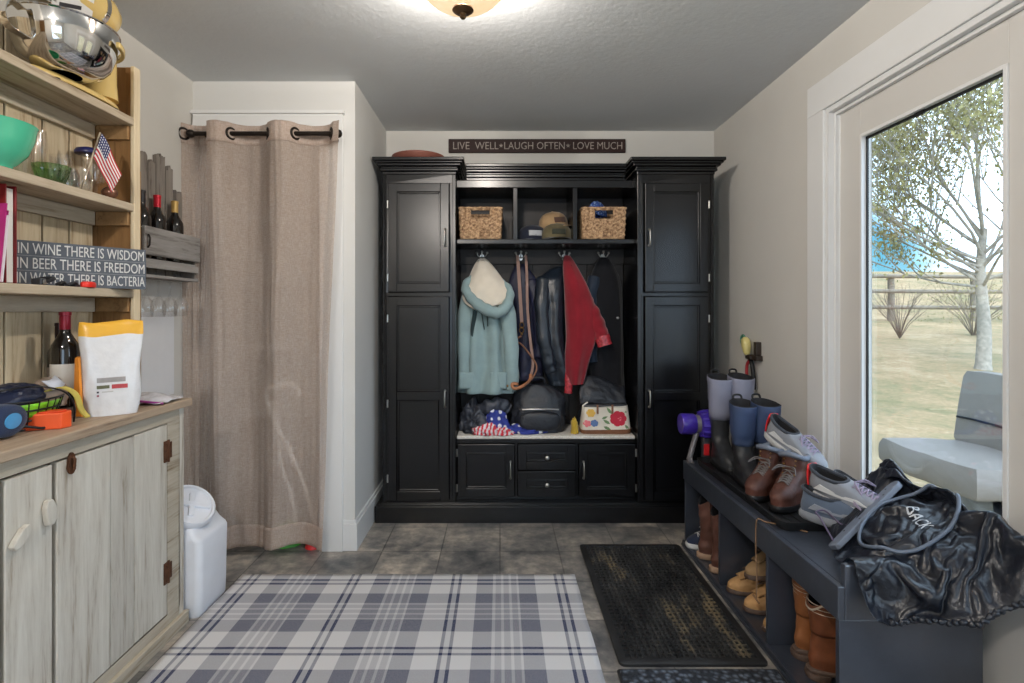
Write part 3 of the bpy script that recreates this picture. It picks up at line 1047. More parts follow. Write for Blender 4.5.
# black puffer, third hook
o5 = (.418, 3.44, 1.58)
c3 = thing('puffer_jacket', 'shiny blue-black puffer jacket hanging beside the red fleece', 'coat', o5, group='coats on the hall tree hooks')
blackp = puff_mat('blue_black_nylon', (28, 36, 46), .3)
m = MB()
garment(m, [(1.53, .385, 3.43, .025, .02), (1.49, .35, 3.40, .06, .04), (1.43, .325, 3.375, .085, .06), (1.30, .320, 3.365, .085, .07), (1.1, .325, 3.36, .085, .072), (.9, .352, 3.36, .082, .07), (.80, .375, 3.36, .075, .06), (.775, .378, 3.36, .07, .055)], amp=.25, k=4, seed=7.7, quilt=.10, org=o5, M=80)
m.build('body', blackp, c3, smooth=80)
m = MB()
sleeve(m, [(.285, 3.36, 1.45), (.262, 3.32, 1.33), (.268, 3.30, 1.12), (.30, 3.30, .95), (.32, 3.305, .86)], .05, .036, 6, o5, quilt=8)
m.build('sleeve', blackp, c3, smooth=80)
# red fleece
c4 = thing('fleece_jacket', 'red fleece jacket with a glossy patterned cuff', 'coat', o5, group='coats on the hall tree hooks')
red = fabric('red_fleece', (134, 28, 40), 0.95, 300, 0.6, 0.15, 0.4)
m = MB()
garment(m, [(1.60, .432, 3.41, .018, .012), (1.56, .438, 3.385, .035, .025), (1.48, .455, 3.345, .055, .045), (1.38, .480, 3.325, .075, .06), (1.22, .505, 3.31, .098, .068), (1.08, .505, 3.305, .092, .066), (.95, .482, 3.30, .075, .06), (.84, .470, 3.30, .06, .05), (.79, .468, 3.30, .05, .045)], amp=.2, k=4, seed=2.2, org=o5)
m.build('body', red, c4, smooth=80)
m = MB()
sleeve(m, [(.53, 3.33, 1.30), (.575, 3.30, 1.22), (.615, 3.28, 1.13), (.638, 3.27, 1.06)], .055, .042, 8, o5)
m.build('sleeve', red, c4, smooth=80)
cuffm = plain('glossy_red_print', (170, 52, 60), 0.25, var=0.5, scale=60)
m = MB()
sleeve(m, [(.630, 3.275, 1.09), (.648, 3.268, 1.03)], .047, .045, 1, o5, M=6, amp=.06)
m.build('cuff', cuffm, c4, smooth=80)
m = MB()
m.loft([[Vector(p) - Vector(o5) for p in q] for q in (((.445, 3.33, 1.54), (.478, 3.33, 1.50), (.528, 3.335, 1.43), (.505, 3.335, 1.40), (.455, 3.33, 1.42)), ((.445, 3.348, 1.54), (.478, 3.35, 1.50), (.528, 3.35, 1.43), (.505, 3.35, 1.40), (.455, 3.35, 1.42)))])
m.build('collar', fabric('dark_red_trim', (84, 22, 30)), c4, smooth=40, bevel=.006)
m = MB()
sleeve(m, [(.43, 3.30, .86), (.427, 3.29, .80), (.425, 3.29, .735)], .026, .024, 4, o5, M=8)
part_label(m.build('lower_cuff', cuffm, c4, smooth=80), 'glossy red cuff hanging below the hem')
# black coat, fourth hook
o6 = (.672, 3.44, 1.58)
c5 = thing('long_coat', 'plain black coat hanging in the darkest corner by the locker', 'coat', o6, group='coats on the hall tree hooks')
blackc = fabric('black_wool', (20, 21, 26), 0.8)
m = MB()
garment(m, [(1.59, .672, 3.445, .03, .018), (1.52, .675, 3.43, .07, .035), (1.42, .68, 3.425, .10, .05), (1.2, .685, 3.42, .108, .058), (.95, .688, 3.42, .112, .06), (.72, .69, 3.42, .112, .06), (.70, .69, 3.42, .105, .055)], amp=.25, k=5, seed=9.4, org=o6)
m.build('body', blackc, c5, smooth=80)
m = MB()
sleeve(m, [(.61, 3.41, 1.46), (.575, 3.385, 1.30), (.575, 3.375, 1.10), (.585, 3.38, .92)], .045, .038, 3, o6)
m.build('sleeve', fabric('blue_black_wool', (30, 42, 58), .6), c5, smooth=80)
MB().ball((.745 - o6[0], 3.352 - o6[1], 1.20 - o6[2]), .009, .005, .009, 10).build('button', W['steel'], c5, smooth=60)
# leash
ls = thing('dog_leash', 'tan strap leash with brass clips hanging from the second hook', 'leash', (.136, 3.40, 1.58))
lo3 = Vector((.136, 3.40, 1.58))
strapm = fabric('taupe_webbing', (150, 122, 112), 0.8, 700)
leather = plain('brown_leather', (122, 80, 56), 0.5, var=0.2)
def ribbon(mb, pts, w, th=.003, n=24, off=lo3):
    P = bez([Vector(p) - off for p in pts], n)
    r = []
    for p in P:
        r.append([p + Vector((-w, -th, 0)), p + Vector((w, -th, 0)), p + Vector((w, th, 0)), p + Vector((-w, th, 0))])
    mb.loft(r)
m = MB()
ribbon(m, [(.112, 3.395, 1.60), (.118, 3.33, 1.48), (.128, 3.31, 1.30), (.136, 3.305, 1.17)], .010)
m.build('strap', strapm, ls, smooth=40)
m = MB()
ribbon(m, [(.165, 3.395, 1.60), (.168, 3.325, 1.48), (.172, 3.305, 1.25), (.19, 3.30, 1.05), (.205, 3.29, .92), (.19, 3.28, .84)], .008)
m.build('strap', strapm, ls, smooth=40)
m = MB()
for k, (x, z) in enumerate(((.136, 1.155), (.134, 1.125))):
    m.tube([Vector((x + .013 * cos(a), 3.302, z + .018 * sin(a))) - lo3 for a in [2 * pi * i / 14 for i in range(14)]], .0035, 6, closed=True)
m.ball(Vector((.135, 3.302, 1.10)) - lo3, .008, n=10)
m.build('clip', W['brass'], ls, smooth=60)
m = MB()
m.tube([p - lo3 for p in bez([(.132, 3.30, 1.09), (.10, 3.295, 1.06), (.14, 3.29, 1.03), (.195, 3.27, .96), (.225, 3.245, .90), (.20, 3.225, .84), (.15, 3.21, .79)], 40)], .0055, 7)
m.build('cord', leather, ls, smooth=60)
m = MB()
m.tube([p - lo3 for p in bez([(.19, 3.28, .85), (.18, 3.25, .815), (.13, 3.215, .785), (.085, 3.21, .775), (.075, 3.225, .80), (.11, 3.215, .80)], 30)], .010, 8)
m.build('handle', plain('tan_leather', (170, 112, 76), 0.5), ls, smooth=60)

# ------------------------------------------------------------------ things on the hall tree bench
SZ = .5012
def heap(mb, c, rx, ry, rz, seed, amp=.25, N=64, M=34, ymax=3.47, xmin=-9, xmax=9, sc=2.3, flat=.0):
    """crumpled soft heap resting at c.z"""
    rings = []
    for j in range(M):
        t = j / (M - 1)
        ph = lerp(-.35, pi / 2 - .02, t)
        ring = []
        for i in range(N):
            a = 2 * pi * i / N
            d = Vector((cos(a) * cos(ph), sin(a) * cos(ph), sin(ph)))
            q = d * sc + Vector((seed * 7.1, seed * 3.3, seed))
            w = nz(q.x, q.y, q.z)
            w2 = 1 - abs(nz(q.x * 1.9 + 5, q.y * 1.9, q.z * 1.9)) * 2.6
            w3 = 1 - abs(nz(q.x * 4.1 + 9, q.y * 4.1, q.z * 4.1)) * 2.4
            m = 1 + amp * (w * .9 + .42 * w2 + .16 * w3)
            x = c[0] + rx * d.x * m
            y = c[1] + ry * d.y * m
            z = max(c[2], c[2] + rz * (d.z * m + flat))
            ring.append(Vector((min(max(x, xmin), xmax), min(y, ymax), z)))
        rings.append(ring)
    mb.loft(rings)
    return mb
hj = thing('crumpled_jacket', 'dark grey jacket crumpled on the bench under the teal parka', 'jacket', (-.10, 3.33, SZ))
greyj = puff_mat('charcoal_nylon', (58, 62, 72), .45)
m = MB()
heap(m, (-.06, 0, 0), .085, .10, .15, 1.2, .42, ymax=.13, xmin=-.154)
m.build('body', greyj, hj, smooth=80)
m = MB()
sleeve(m, [(-.02, -.02, .11), (.04, -.06, .15), (.10, -.05, .16), (.14, -.02, .13)], .05, .04, 3, M=24, amp=.25)
m.build('sleeve', greyj, hj, smooth=80)
m = MB()
sleeve(m, [(-.03, -.09, .10), (-.01, -.11, .07), (-.02, -.12, .035)], .032, .028, 9, M=14, amp=.2)
m.build('cuff', greyj, hj, smooth=80)
# backpack
bp = thing('backpack', 'black backpack slumped on the bench with a zipped front pocket', 'bag', (.235, 3.31, SZ))
nyl = puff_mat('black_pack_nylon', (34, 37, 44), .42)
m = MB()
R = []
for j in range(26):
    t = j / 25
    z = .285 * t
    hw = .165 * (1 - .05 * t) * (1 if t < .55 else sqrt(max(.01, 1 - ((t - .55) / .47) ** 2 * .93)))
    hd = .105 * (1 - .35 * t) * (1 if t > .08 else .9)
    cx_ = -.01 + .02 * sin(t * 3)
    ring = []
    for i in range(48):
        a = 2 * pi * i / 48
        c, s = cos(a), sin(a)
        e = .75
        mm = 1 + .09 * nz(c * 2, s * 2, t * 3) + .05 * (1 - abs(nz(c * 4, s * 4, t * 6)) * 3)
        ring.append(Vector((cx_ + hw * math.copysign(abs(c) ** e, c) * mm, -hd * math.copysign(abs(s) ** e, s) * mm + .03 * t, z)))
    R.append(ring)
m.loft(R)
m.build('main_compartment', nyl, bp, smooth=80)
m = MB()
R = []
for j in range(14):
    t = j / 13
    z = .015 + .12 * t
    k = sqrt(max(.02, 1 - (2 * t - 1) ** 4))
    R.append([Vector((.005 + .125 * k * math.copysign(abs(cos(a)) ** .6, cos(a)), -.10 - .028 * k * sin(a), z + .008 * nz(a * 2, t * 3))) for a in [2 * pi * i / 36 for i in range(36)]])
m.loft(R)
m.build('front_pocket', nyl, bp, smooth=80)
m = MB()
m.tube(bez([(-.10, -.108, .147), (-.03, -.118, .150), (.05, -.118, .152), (.12, -.106, .147)], 20), .0045, 6)
part_label(m.build('zip', W['steel'], bp, smooth=60), 'pale metal zip')
m = MB()
m.tube(bez([(-.05, .0, .27), (-.04, -.01, .32), (.03, -.01, .325), (.05, .0, .27)], 20), .008, 8)
m.build('handle', nyl, bp, smooth=60)
# stars and stripes cloth
fl = thing('flag_bandana', 'stars and stripes cloth crumpled at the front of the bench', 'cloth', (.03, 3.235, SZ))
t = NT('star_spangled_blue')
v = t.coord()
vo = t.n('ShaderNodeTexVoronoi')
vo.inputs['Scale'].default_value = 24
vo.inputs['Randomness'].default_value = 0.35
t.l(v, vo.inputs['Vector'])
t.color(t.ramp(vo.outputs['Distance'], [(0.27, srgb(226, 226, 232)), (0.33, srgb(44, 58, 142))]))
t.set(0.8)
starm = t.m
t = NT('red_white_stripes')
v = t.coord(rot=(0, 0, .5))
wv = t.n('ShaderNodeTexWave', bands_direction='X')
wv.inputs['Scale'].default_value = 14
wv.inputs['Distortion'].default_value = 1.0
t.l(v, wv.inputs['Vector'])
t.color(t.ramp(wv.outputs['Fac'], [(0.42, srgb(206, 54, 68)), (0.55, srgb(222, 210, 214))]))
t.set(0.8)
stripem = t.m
m = MB()
heap(m, (-.055, .02, 0), .085, .062, .125, 3.4, .25, sc=1.8)
m.build('star_field', starm, fl, smooth=80)
m = MB()
heap(m, (.12, .0, 0), .11, .04, .045, 6.1, .4, sc=2.0)
m.build('star_field', starm, fl, smooth=80)
m = MB()
heap(m, (-.10, -.030, 0), .085, .045, .055, 5.2, .42, sc=2.2)
m.build('striped_edge', stripem, fl, smooth=80)
m = MB()
heap(m, (-.02, -.045, 0), .06, .030, .035, 2.2, .42, sc=2.2)
m.build('striped_edge', stripem, fl, smooth=80)
# black shoulder bag behind the floral one
bb = thing('shoulder_bag', 'slouchy black bag standing behind the floral handbag', 'bag', (.645, 3.40, SZ))
m = MB()
heap(m, (0, 0, 0), .14, .075, .30, 8.3, .25, ymax=.08, xmin=-.16, xmax=.155, sc=1.6)
m.build('body', nyl, bb, smooth=80)
m = MB()
m.grid(lambda u, v_: Vector((-.155 + .29 * u + .012 * nz(u * 3, v_ * 4, 2), -.06 - .045 * sin(pi * v_ * .62) - .03 * v_ + .008 * nz(u * 6, v_ * 6), .325 - .16 * v_ + .02 * sin(u * 5) - .035 * u)), 24, 16)
m.build('flap', nyl, bb, smooth=80, solid=.01)
# floral handbag
fb = thing('floral_handbag', 'white floral print handbag with brown straps and brown base', 'bag', (.645, 3.265, SZ))
canvas = fabric('white_canvas', (226, 218, 204), 0.8)
bag_brown = plain('tan_leatherette', (126, 84, 58), 0.5, var=0.15)
def bagrings(z0, z1, hw0, hw1, hd0, hd1, n=9):
    R = []
    for j in range(n):
        t = j / (n - 1)
        hw, hd = lerp(hw0, hw1, t), lerp(hd0, hd1, t)
        R.append([Vector((hw * math.copysign(abs(cos(a)) ** .35, cos(a)), hd * math.copysign(abs(sin(a)) ** .45, sin(a)), lerp(z0, z1, t) + .004 * cos(a) * t)) for a in [2 * pi * i / 48 for i in range(48)]])
    return R
MB().loft(bagrings(.022, .165, .153, .135, .068, .055)).build('body', canvas, fb, smooth=50, bevel=.003)
MB().loft(bagrings(0, .026, .152, .156, .066, .070, 4)).build('base', bag_brown, fb, smooth=50)
MB().loft(bagrings(.160, .174, .136, .130, .056, .050, 3)).build('top_trim', nyl, fb, smooth=50)
def face_y(x, z):
    t = (z - .022) / .143
    hw, hd = lerp(.153, .135, t), lerp(.068, .055, t)
    c = min(.999, (abs(x) / hw)) ** (1 / .35)
    s = sqrt(max(0, 1 - c * c)) ** .45
    return -hd * s
def petalflower(x0, z0, r, n, mt, name, rot=0, squash=.9):
    m = MB()
    for k in range(n):
        a = 2 * pi * k / n + rot
        pts = []
        for i in range(12):
            b_ = 2 * pi * i / 12
            lx = r * (.52 + .48 * cos(b_))
            lz = r * .40 * sin(b_) * (1 + .25 * cos(b_))
            X = x0 + lx * cos(a) - lz * sin(a)
            Z = z0 + (lx * sin(a) + lz * cos(a)) * squash
            pts.append((X, Z))
        m.loft([[Vector((X, face_y(X, Z) - o_, Z)) for X, Z in pts] for o_ in (-.001, .0012 + .0002 * k)])
    m.build(name, mt, fb)
def leafprint(x0, z0, L, a, mt):
    m = MB()
    pts = [(x0 + L * cos(a) * s + w * L * -sin(a), z0 + L * sin(a) * s + w * L * cos(a)) for s, w in ((0, 0), (.3, .17), (.6, .16), (1, 0), (.6, -.16), (.3, -.17))]
    m.loft([[Vector((X, face_y(X, Z) - o_, Z)) for X, Z in pts] for o_ in (-.001, .001)])
    m.build('printed_leaf', mt, fb)
redp = plain('red_petal_print', (196, 36, 62), .7)
pinkp = plain('pink_petal_print', (226, 120, 128), .7)
yelp = plain('yellow_petal_print', (226, 180, 84), .7)
blup = plain('blue_petal_print', (92, 120, 168), .7)
grnp = plain('green_leaf_print', (110, 140, 96), .7)
for lf in ((.02, .06, .05, 2.6), (.11, .055, .045, -.9), (.03, .12, .05, 2.2), (.11, .125, .035, .8), (-.05, .06, .045, 2.9), (-.03, .09, .04, .4), (-.02, .045, .05, -.4), (-.11, .10, .035, 1.3)):
    leafprint(*lf, grnp)
petalflower(.07, .092, .052, 7, redp, 'printed_flower')
petalflower(.07, .092, .020, 6, pinkp, 'printed_flower', .4)
petalflower(-.095, .125, .028, 6, yelp, 'printed_flower')
petalflower(-.075, .065, .024, 6, blup, 'printed_flower', .3)
petalflower(-.118, .062, .024, 5, pinkp, 'printed_flower', .7)
for x in (-.055, .035):
    m = MB()
    m.grid(lambda u, v_: Vector((x + .012 * (u - .5), face_y(x, .165 - .04 * v_) - .003, .176 - .055 * v_)), 2, 6)
    m.build('strap', bag_brown, fb, solid=.004)
m = MB()
m.tube(bez([(-.135, -.03, .12), (-.14, -.04, .165), (-.11, -.03, .185)], 12), .005, 7)
m.build('handle', canvas, fb, smooth=60)
ya = MB()
heap(ya, (0, 0, 0), .022, .035, .085, 2.7, .3, N=28, M=16)
tag(ya.build('yellow_cloth', fabric('mustard_cloth', (190, 160, 62)), smooth=80, loc=(.455, 3.235, SZ)), 'small mustard yellow cloth beside the floral handbag', 'cloth')  # a loose scrap of yellow cloth

# ------------------------------------------------------------------ motto board above the hall tree
def text_mesh(body, size, ext, sx=1.0, spacing=1.0, align='CENTER', bold=0.0):
    c = bpy.data.curves.new('lettering', 'FONT')
    c.body = body
    c.size = size
    c.extrude = ext
    c.offset = bold
    c.space_character = spacing
    c.align_x = align
    c.align_y = 'CENTER'
    c.resolution_u = 3
    o = bpy.data.objects.new('lettering_source', c)
    C.objects.link(o)
    bpy.context.view_layer.update()
    dg = bpy.context.evaluated_depsgraph_get()
    me = bpy.data.meshes.new_from_object(o.evaluated_get(dg))
    bpy.data.objects.remove(o)
    bpy.data.curves.remove(c)
    for v in me.vertices:
        v.co.x *= sx
    return me
def mesh_bounds(me):
    xs = [v.co.x for v in me.vertices]
    ys = [v.co.y for v in me.vertices]
    return min(xs), max(xs), min(ys), max(ys)
def put_text(name, body, m, parent, width, height, M, ext=.0008, bold=0.0):
    """lettering scaled to fill width x height, then placed with M (text plane x,y)"""
    me = text_mesh(body, 1.0, 0.01, bold=bold)
    x0, x1, y0, y1 = mesh_bounds(me)
    for v in me.vertices:
        v.co = Vector(((v.co.x - (x0 + x1) / 2) / (x1 - x0) * width, (v.co.y - (y0 + y1) / 2) / (y1 - y0) * height, v.co.z / .01 * ext))
    me.transform(M)
    me.materials.append(m)
    o = bpy.data.objects.new(name, me)
    C.objects.link(o)
    if parent:
        o.parent = parent
    return o
sg = thing('motto_board', 'long dark brown wall board reading LIVE WELL LAUGH OFTEN LOVE MUCH', 'sign', (.245, YB - .001, 2.292))
m = MB().box(-.586, .586, -.018, 0, 0, .09)
m.build('board', wood('dark_sign_wood', (46, 26, 23), (24, 14, 13), 'x', bump=.1, rough=.6), sg, bevel=.003)
letm = plain('worn_grey_letter_paint', (150, 140, 132), .7, var=.35, scale=60)
XZ = Matrix.Rotation(radians(90), 4, 'X')
for body, cx_, w_ in (('LIVE  WELL', -.405, .30), ('LAUGH OFTEN', -.017, .40), ('LOVE MUCH', .401, .325)):
    put_text('lettering', body, letm, sg, w_, .048, Matrix.Translation((cx_, -.0185, .045)) @ XZ)
for cx_ in (-.238, .205):
    m = MB()
    pts = [((.016 if k % 2 == 0 else .006) * sin(pi * k / 5), (.016 if k % 2 == 0 else .006) * cos(pi * k / 5)) for k in range(10)]
    m.loft([[Vector((cx_ + x, -.0188 + o_, .045 + z)) for x, z in pts] for o_ in (0, .001)])
    m.build('star', letm, sg)
# ------------------------------------------------------------------ reclaimed plank hutch along the left wall
W['plankx'] = wood('whitewashed_planks', (204, 199, 188), (146, 132, 114), 'z', rough=.7, island=.22)
W['plankw'] = wood('warm_cream_planks', (214, 198, 168), (150, 124, 92), 'z', rough=.7, island=.3)
W['planky'] = wood('whitewashed_rail', (198, 188, 170), (140, 122, 98), 'y', rough=.7, island=.15)
W['brownz'] = wood('brown_reclaimed_board', (152, 114, 72), (84, 56, 32), 'z', rough=.7, island=.2)
W['browny'] = wood('brown_reclaimed_rail', (158, 124, 84), (92, 66, 42), 'y', rough=.7, island=.2)
W['shelfw'] = wood('sawn_shelf_board', (192, 178, 156), (128, 108, 86), 'y', rough=.75, island=.15)
W['counter'] = wood('counter_board', (176, 156, 134), (116, 96, 78), 'y', rough=.6, island=.15)
hx, hy = -1.43, 1.5
hu = thing('plank_hutch', 'reclaimed plank hutch with open shelves over whitewashed cupboard doors', 'hutch', (hx, hy, 0))
def bx(mb, x0, x1, y0, y1, z0, z1):
    return mb.box(x0 - hx, x1 - hx, y0 - hy, y1 - hy, z0, z1)
FX = -1.266           # cupboard front plane
YE = 2.123            # far end of the cupboard
YN = 0.75
m = MB()
bx(m, -1.590, FX, YE - .03, YE, .0, .865)
bx(m, -1.590, FX, YN, YN + .03, .0, .865)
m.build('side_panel', W['plankx'], hu, bevel=.003)
m = MB()
bx(m, -1.590, -1.575, YN + .03, YE - .03, .05, .865)
bx(m, -1.575, FX - .03, YN + .03, YE - .03, .06, .08)
m.build('back_panel', W['brownz'], hu)
m = MB()
bx(m, FX - .022, FX, YE - .105, YE - .03, .085, .822)
bx(m, FX - .022, FX, YN + .03, YE - .03, .822, .865)
bx(m, FX - .022, FX, YN + .03, YE - .03, .0, .085)
bx(m, FX, FX + .018, YN, YE + .005, .0, .05)
m.build('face_frame', W['planky'], hu, bevel=.003)
m = MB()
for a, c in ((-1.592, -1.49), (-1.488, -1.375), (-1.373, -1.242)):
    bx(m, a, c, YN - .02, YE + .018, .866, .896)
m.build('countertop', W['counter'], hu, bevel=.004)
def plank_door(cuts, z0, z1, dz):
    m = MB()
    rnd = random.Random(int(cuts[0] * 1000))
    for a, c in zip(cuts, cuts[1:]):
        bx(m, FX - .020, FX + .003 + rnd.uniform(-.002, .002), a + .0015, c - .0015, z0 + rnd.uniform(0, .004), z1 - rnd.uniform(0, .004))
    return m.build('door', W['plankx'], hu, bevel=.003)
d1_ = plank_door([1.510, 1.720, 1.833, 2.016], .09, .817, 0)
d2_ = plank_door([1.352, 1.498], .09, .817, 0)
d3_ = plank_door([1.02, 1.18, 1.343], .09, .817, 0)
d4_ = plank_door([.785, .90, 1.01], .09, .817, 0)
for z in (.715, .255):
    m = MB()
    bx(m, FX + .003, FX + .007, 1.990, 2.012, z - .04, z + .04)
    bx(m, FX + .0005, FX + .004, 2.018, 2.040, z - .03, z + .03)
    m.tube([(FX + .006 - hx, 2.0155 - hy, z - .042), (FX + .006 - hx, 2.0155 - hy, z + .042)], .0045, 8)
    for s in (-.028, .028):
        m.ball((FX + .007 - hx, 2.001 - hy, z + s), .004, n=8)
    m.build('hinge', W['rust'], d1_, smooth=40)
def toggle(y, z, rot, L=.055):
    M_ = Matrix.Translation((FX + .004 - hx, y - hy, z)) @ Matrix.Rotation(rot, 4, 'X')
    m = MB()
    pts = [(-.5, -.2), (-.42, -.42), (.05, -.46), (.42, -.3), (.5, .1), (.3, .4), (-.2, .44), (-.48, .2)]
    m.loft([[M_ @ Vector((o_, p[0] * L * .62, p[1] * L * 1.5)) for p in pts] for o_ in (0, .016)])
    return m
toggle(1.476, .688, .15).build('door_latch', W['plankx'], d2_, bevel=.003)
toggle(1.388, .655, -.75, .05).build('door_latch', W['plankx'], d2_, bevel=.003)
m = MB()
c = Vector((FX + .006 - hx, 1.557 - hy, .800))
m.loft([[c + Vector((o_, .016 * cos(a) * (1 if sin(a) < 0 else .8), .032 * sin(a))) for a in [2 * pi * i / 18 for i in range(18)]] for o_ in (-.002, .004)])
m.tube([c + Vector((.006, 0, .018)), c + Vector((.012, 0, .012)), c + Vector((.010, 0, -.018))], .004, 7)
m.build('bottle_opener', W['rust'], d1_, smooth=40)
# upper rack
SX = -1.42
m = MB()
ys = [.80, .93, 1.05, 1.19, 1.31, 1.44, 1.575, 1.69, 1.83, 1.945, 2.06]
for a, c in zip(ys, ys[1:]):
    bx(m, -1.592, -1.580, a + .004, c - .004, .897, 2.17)
part_label(m.build('back_panel', W['plankw'], hu, bevel=.002), 'pale vertical planks behind the shelves')
m = MB()
bx(m, -1.592, SX - .012, 2.062, 2.084, .897, 2.195)
part_label(m.build('end_panel', W['brownz'], hu, bevel=.002), 'brown unpainted end board')
m = MB()
bx(m, SX - .012, SX + .004, 2.052, 2.088, .897, 2.195)
m.build('post', W['plankw'], hu, bevel=.003)
m = MB()
bx(m, -1.592, SX, .78, .80, .897, 2.195)
m.build('end_panel', W['brownz'], hu, bevel=.002)
m = MB()
bx(m, -1.50, -1.425, 2.089, 2.105, .897, 1.80)
m.build('end_cladding', W['brownz'], hu, bevel=.002)
for z in (1.994, 1.661, 1.328):
    m = MB()
    bx(m, -1.580, SX + .002, .80, 2.062, z - .030, z)
    m.build('shelf', W['shelfw'], hu, bevel=.003)
    m = MB()
    bx(m, -1.580, -1.562, .80, 2.045, z - .085, z - .031)
    m.build('cleat', W['planky'], hu, bevel=.002)
    m = MB()
    bx(m, -1.560, SX - .016, 2.044, 2.061, z - .085, z - .031)
    m.build('cleat', W['browny'], hu, bevel=.002)

# ------------------------------------------------------------------ on the top shelf: stand mixer
mixy = plain('butter_yellow_enamel', (222, 192, 122), .22, spec=.5, var=.05, coat=.5)
mx = thing('stand_mixer', 'butter yellow stand mixer with polished steel bowl on the top shelf', 'mixer', (-1.485, 1.83, 1.9945))
m = MB()
def plan(scale, z):
    pts = []
    for i in range(44):
        a = 2 * pi * i / 44
        y = .19 * math.copysign(abs(cos(a)) ** .8, cos(a))
        x = (.068 + .012 * cos(a)) * math.copysign(abs(sin(a)) ** .75, sin(a))
        pts.append(Vector((x * scale, y * (1 - (1 - scale) * .4), z)))
    return pts
m.loft([plan(1, .004), plan(1.02, .009), plan(1.0, .016), plan(.9, .024), plan(.7, .030)])
m.build('base', mixy, mx, smooth=50)
m = MB()
for i, (x, y) in enumerate(((-.05, -.12), (.05, -.12), (-.05, .14), (.05, .14))):
    m.lathe([(.012, 0), (.014, .004)], 12, (x, y, 0))
m.build('rubber_foot', W['rubber'], mx)
m = MB()
R = []
for t_, cy_, hw, hd in ((0, .135, .060, .055), (.25, .14, .052, .048), (.55, .142, .050, .046), (.8, .135, .054, .054), (1, .12, .058, .065)):
    R.append([Vector((hw * cos(a), cy_ + hd * sin(a), .035 + .25 * t_)) for a in [2 * pi * i / 28 for i in range(28)]])
m.loft(R)
m.build('column', mixy, mx, smooth=60)
m = MB()
R = []
for y, r, z in ((-.185, .012, .335), (-.182, .040, .337), (-.165, .056, .340), (-.12, .064, .345), (-.04, .070, .352), (.06, .074, .357), (.14, .071, .356), (.175, .060, .352), (.192, .040, .348), (.197, .012, .346)):
    R.append([Vector((r * .92 * cos(a), y, z + r * sin(a))) for a in [2 * pi * i / 28 for i in range(28)]])
m.loft(R)
m.build('motor_head', mixy, mx, smooth=60)
for y, r, z in ((.095, .0755, .3565), (-.165, .058, .340)):
    m = MB()
    m.loft([[Vector((rr_ * .92 * cos(a), y + dy, z + rr_ * sin(a))) for a in [2 * pi * i / 28 for i in range(28)]] for dy, rr_ in ((-.010, r - .004), (-.009, r), (.009, r), (.010, r - .004))])
    m.build('chrome_band', W['chrome'], mx, smooth=40)
m = MB()
bc = (.050, -.080)
m.lathe([(.045, .030), (.070, .032), (.100, .045), (.122, .072), (.136, .112), (.143, .155), (.146, .184), (.150, .187), (.149, .190), (.142, .187), (.139, .155), (.132, .114), (.118, .076), (.09, .050), (.03, .040)], 48, (bc[0], bc[1], 0), M=None)
m.lathe([(.050, .030), (.052, .036)], 30, (bc[0], bc[1], 0))
bw = m.build('mixing_bowl', W['chrome'], mx, smooth=40)
m = MB()
def strapH(a0, out, z0, z1, w=.011):
    d = Vector((cos(a0), sin(a0), 0))
    s = Vector((-sin(a0), cos(a0), 0))
    P = bez([Vector((bc[0], bc[1], 0)) + d * r_ + Vector((0, 0, z)) for r_, z in ((.142, z1), (.142 + out * .7, z1 + .008), (.142 + out, lerp(z0, z1, .6)), (.142 + out * .75, z0 + .01), (.126, z0))], 24)
    m.loft([[p - s * w, p + s * w, p + s * w + d * .003 + Vector((0, 0, .003)), p - s * w + d * .003 + Vector((0, 0, .003))] for p in P])
strapH(-pi / 2 - .1, .06, .085, .165, .014)
m.build('bowl_handle', W['chrome'], bw, smooth=40)
m = MB()
for s in (-1, 1):
    R = []
    for t_ in range(12):
        u = t_ / 11
        a = pi / 2 + s * (0.15 + 1.25 * u)
        R.append([Vector((bc[0] + rr_ * cos(a), bc[1] + rr_ * sin(a), zz)) for rr_, zz in ((.148, .135), (.162, .135), (.162, .155), (.148, .155))])
    m.loft(R)
m.box(-.02, .07, .075, .115, .135, .170)
m.build('bowl_arm', mixy, mx, bevel=.004)
m = MB()
m.lathe([(.022, 0), (.022, .02), (.014, .026), (.014, .05), (.004, .052)], 20, M=Matrix.Translation((.02, -.10, .286)) @ Matrix.Rotation(pi, 4, 'X') @ Matrix.Translation((0, 0, -.03)))
m.build('beater_socket', W['chrome'], mx, smooth=40)
m = MB()
M_ = Matrix.Translation((.045, -.04, .300)) @ Matrix.Rotation(.5, 4, 'Y') @ Matrix.Rotation(.4, 4, 'X')
m.box(-.001, .001, -.075, .075, -.05, .05, M_)
pp = m.build('paper_tag', plain('white_card', (226, 224, 222), .7, var=.03), mx)
m = MB()
m.box(.0012, .0016, -.05, .01, .01, .03, M_).box(.0012, .0016, -.05, .03, -.025, -.012, M_)
m.build('tag_print', plain('dark_print', (52, 50, 54), .7), pp)

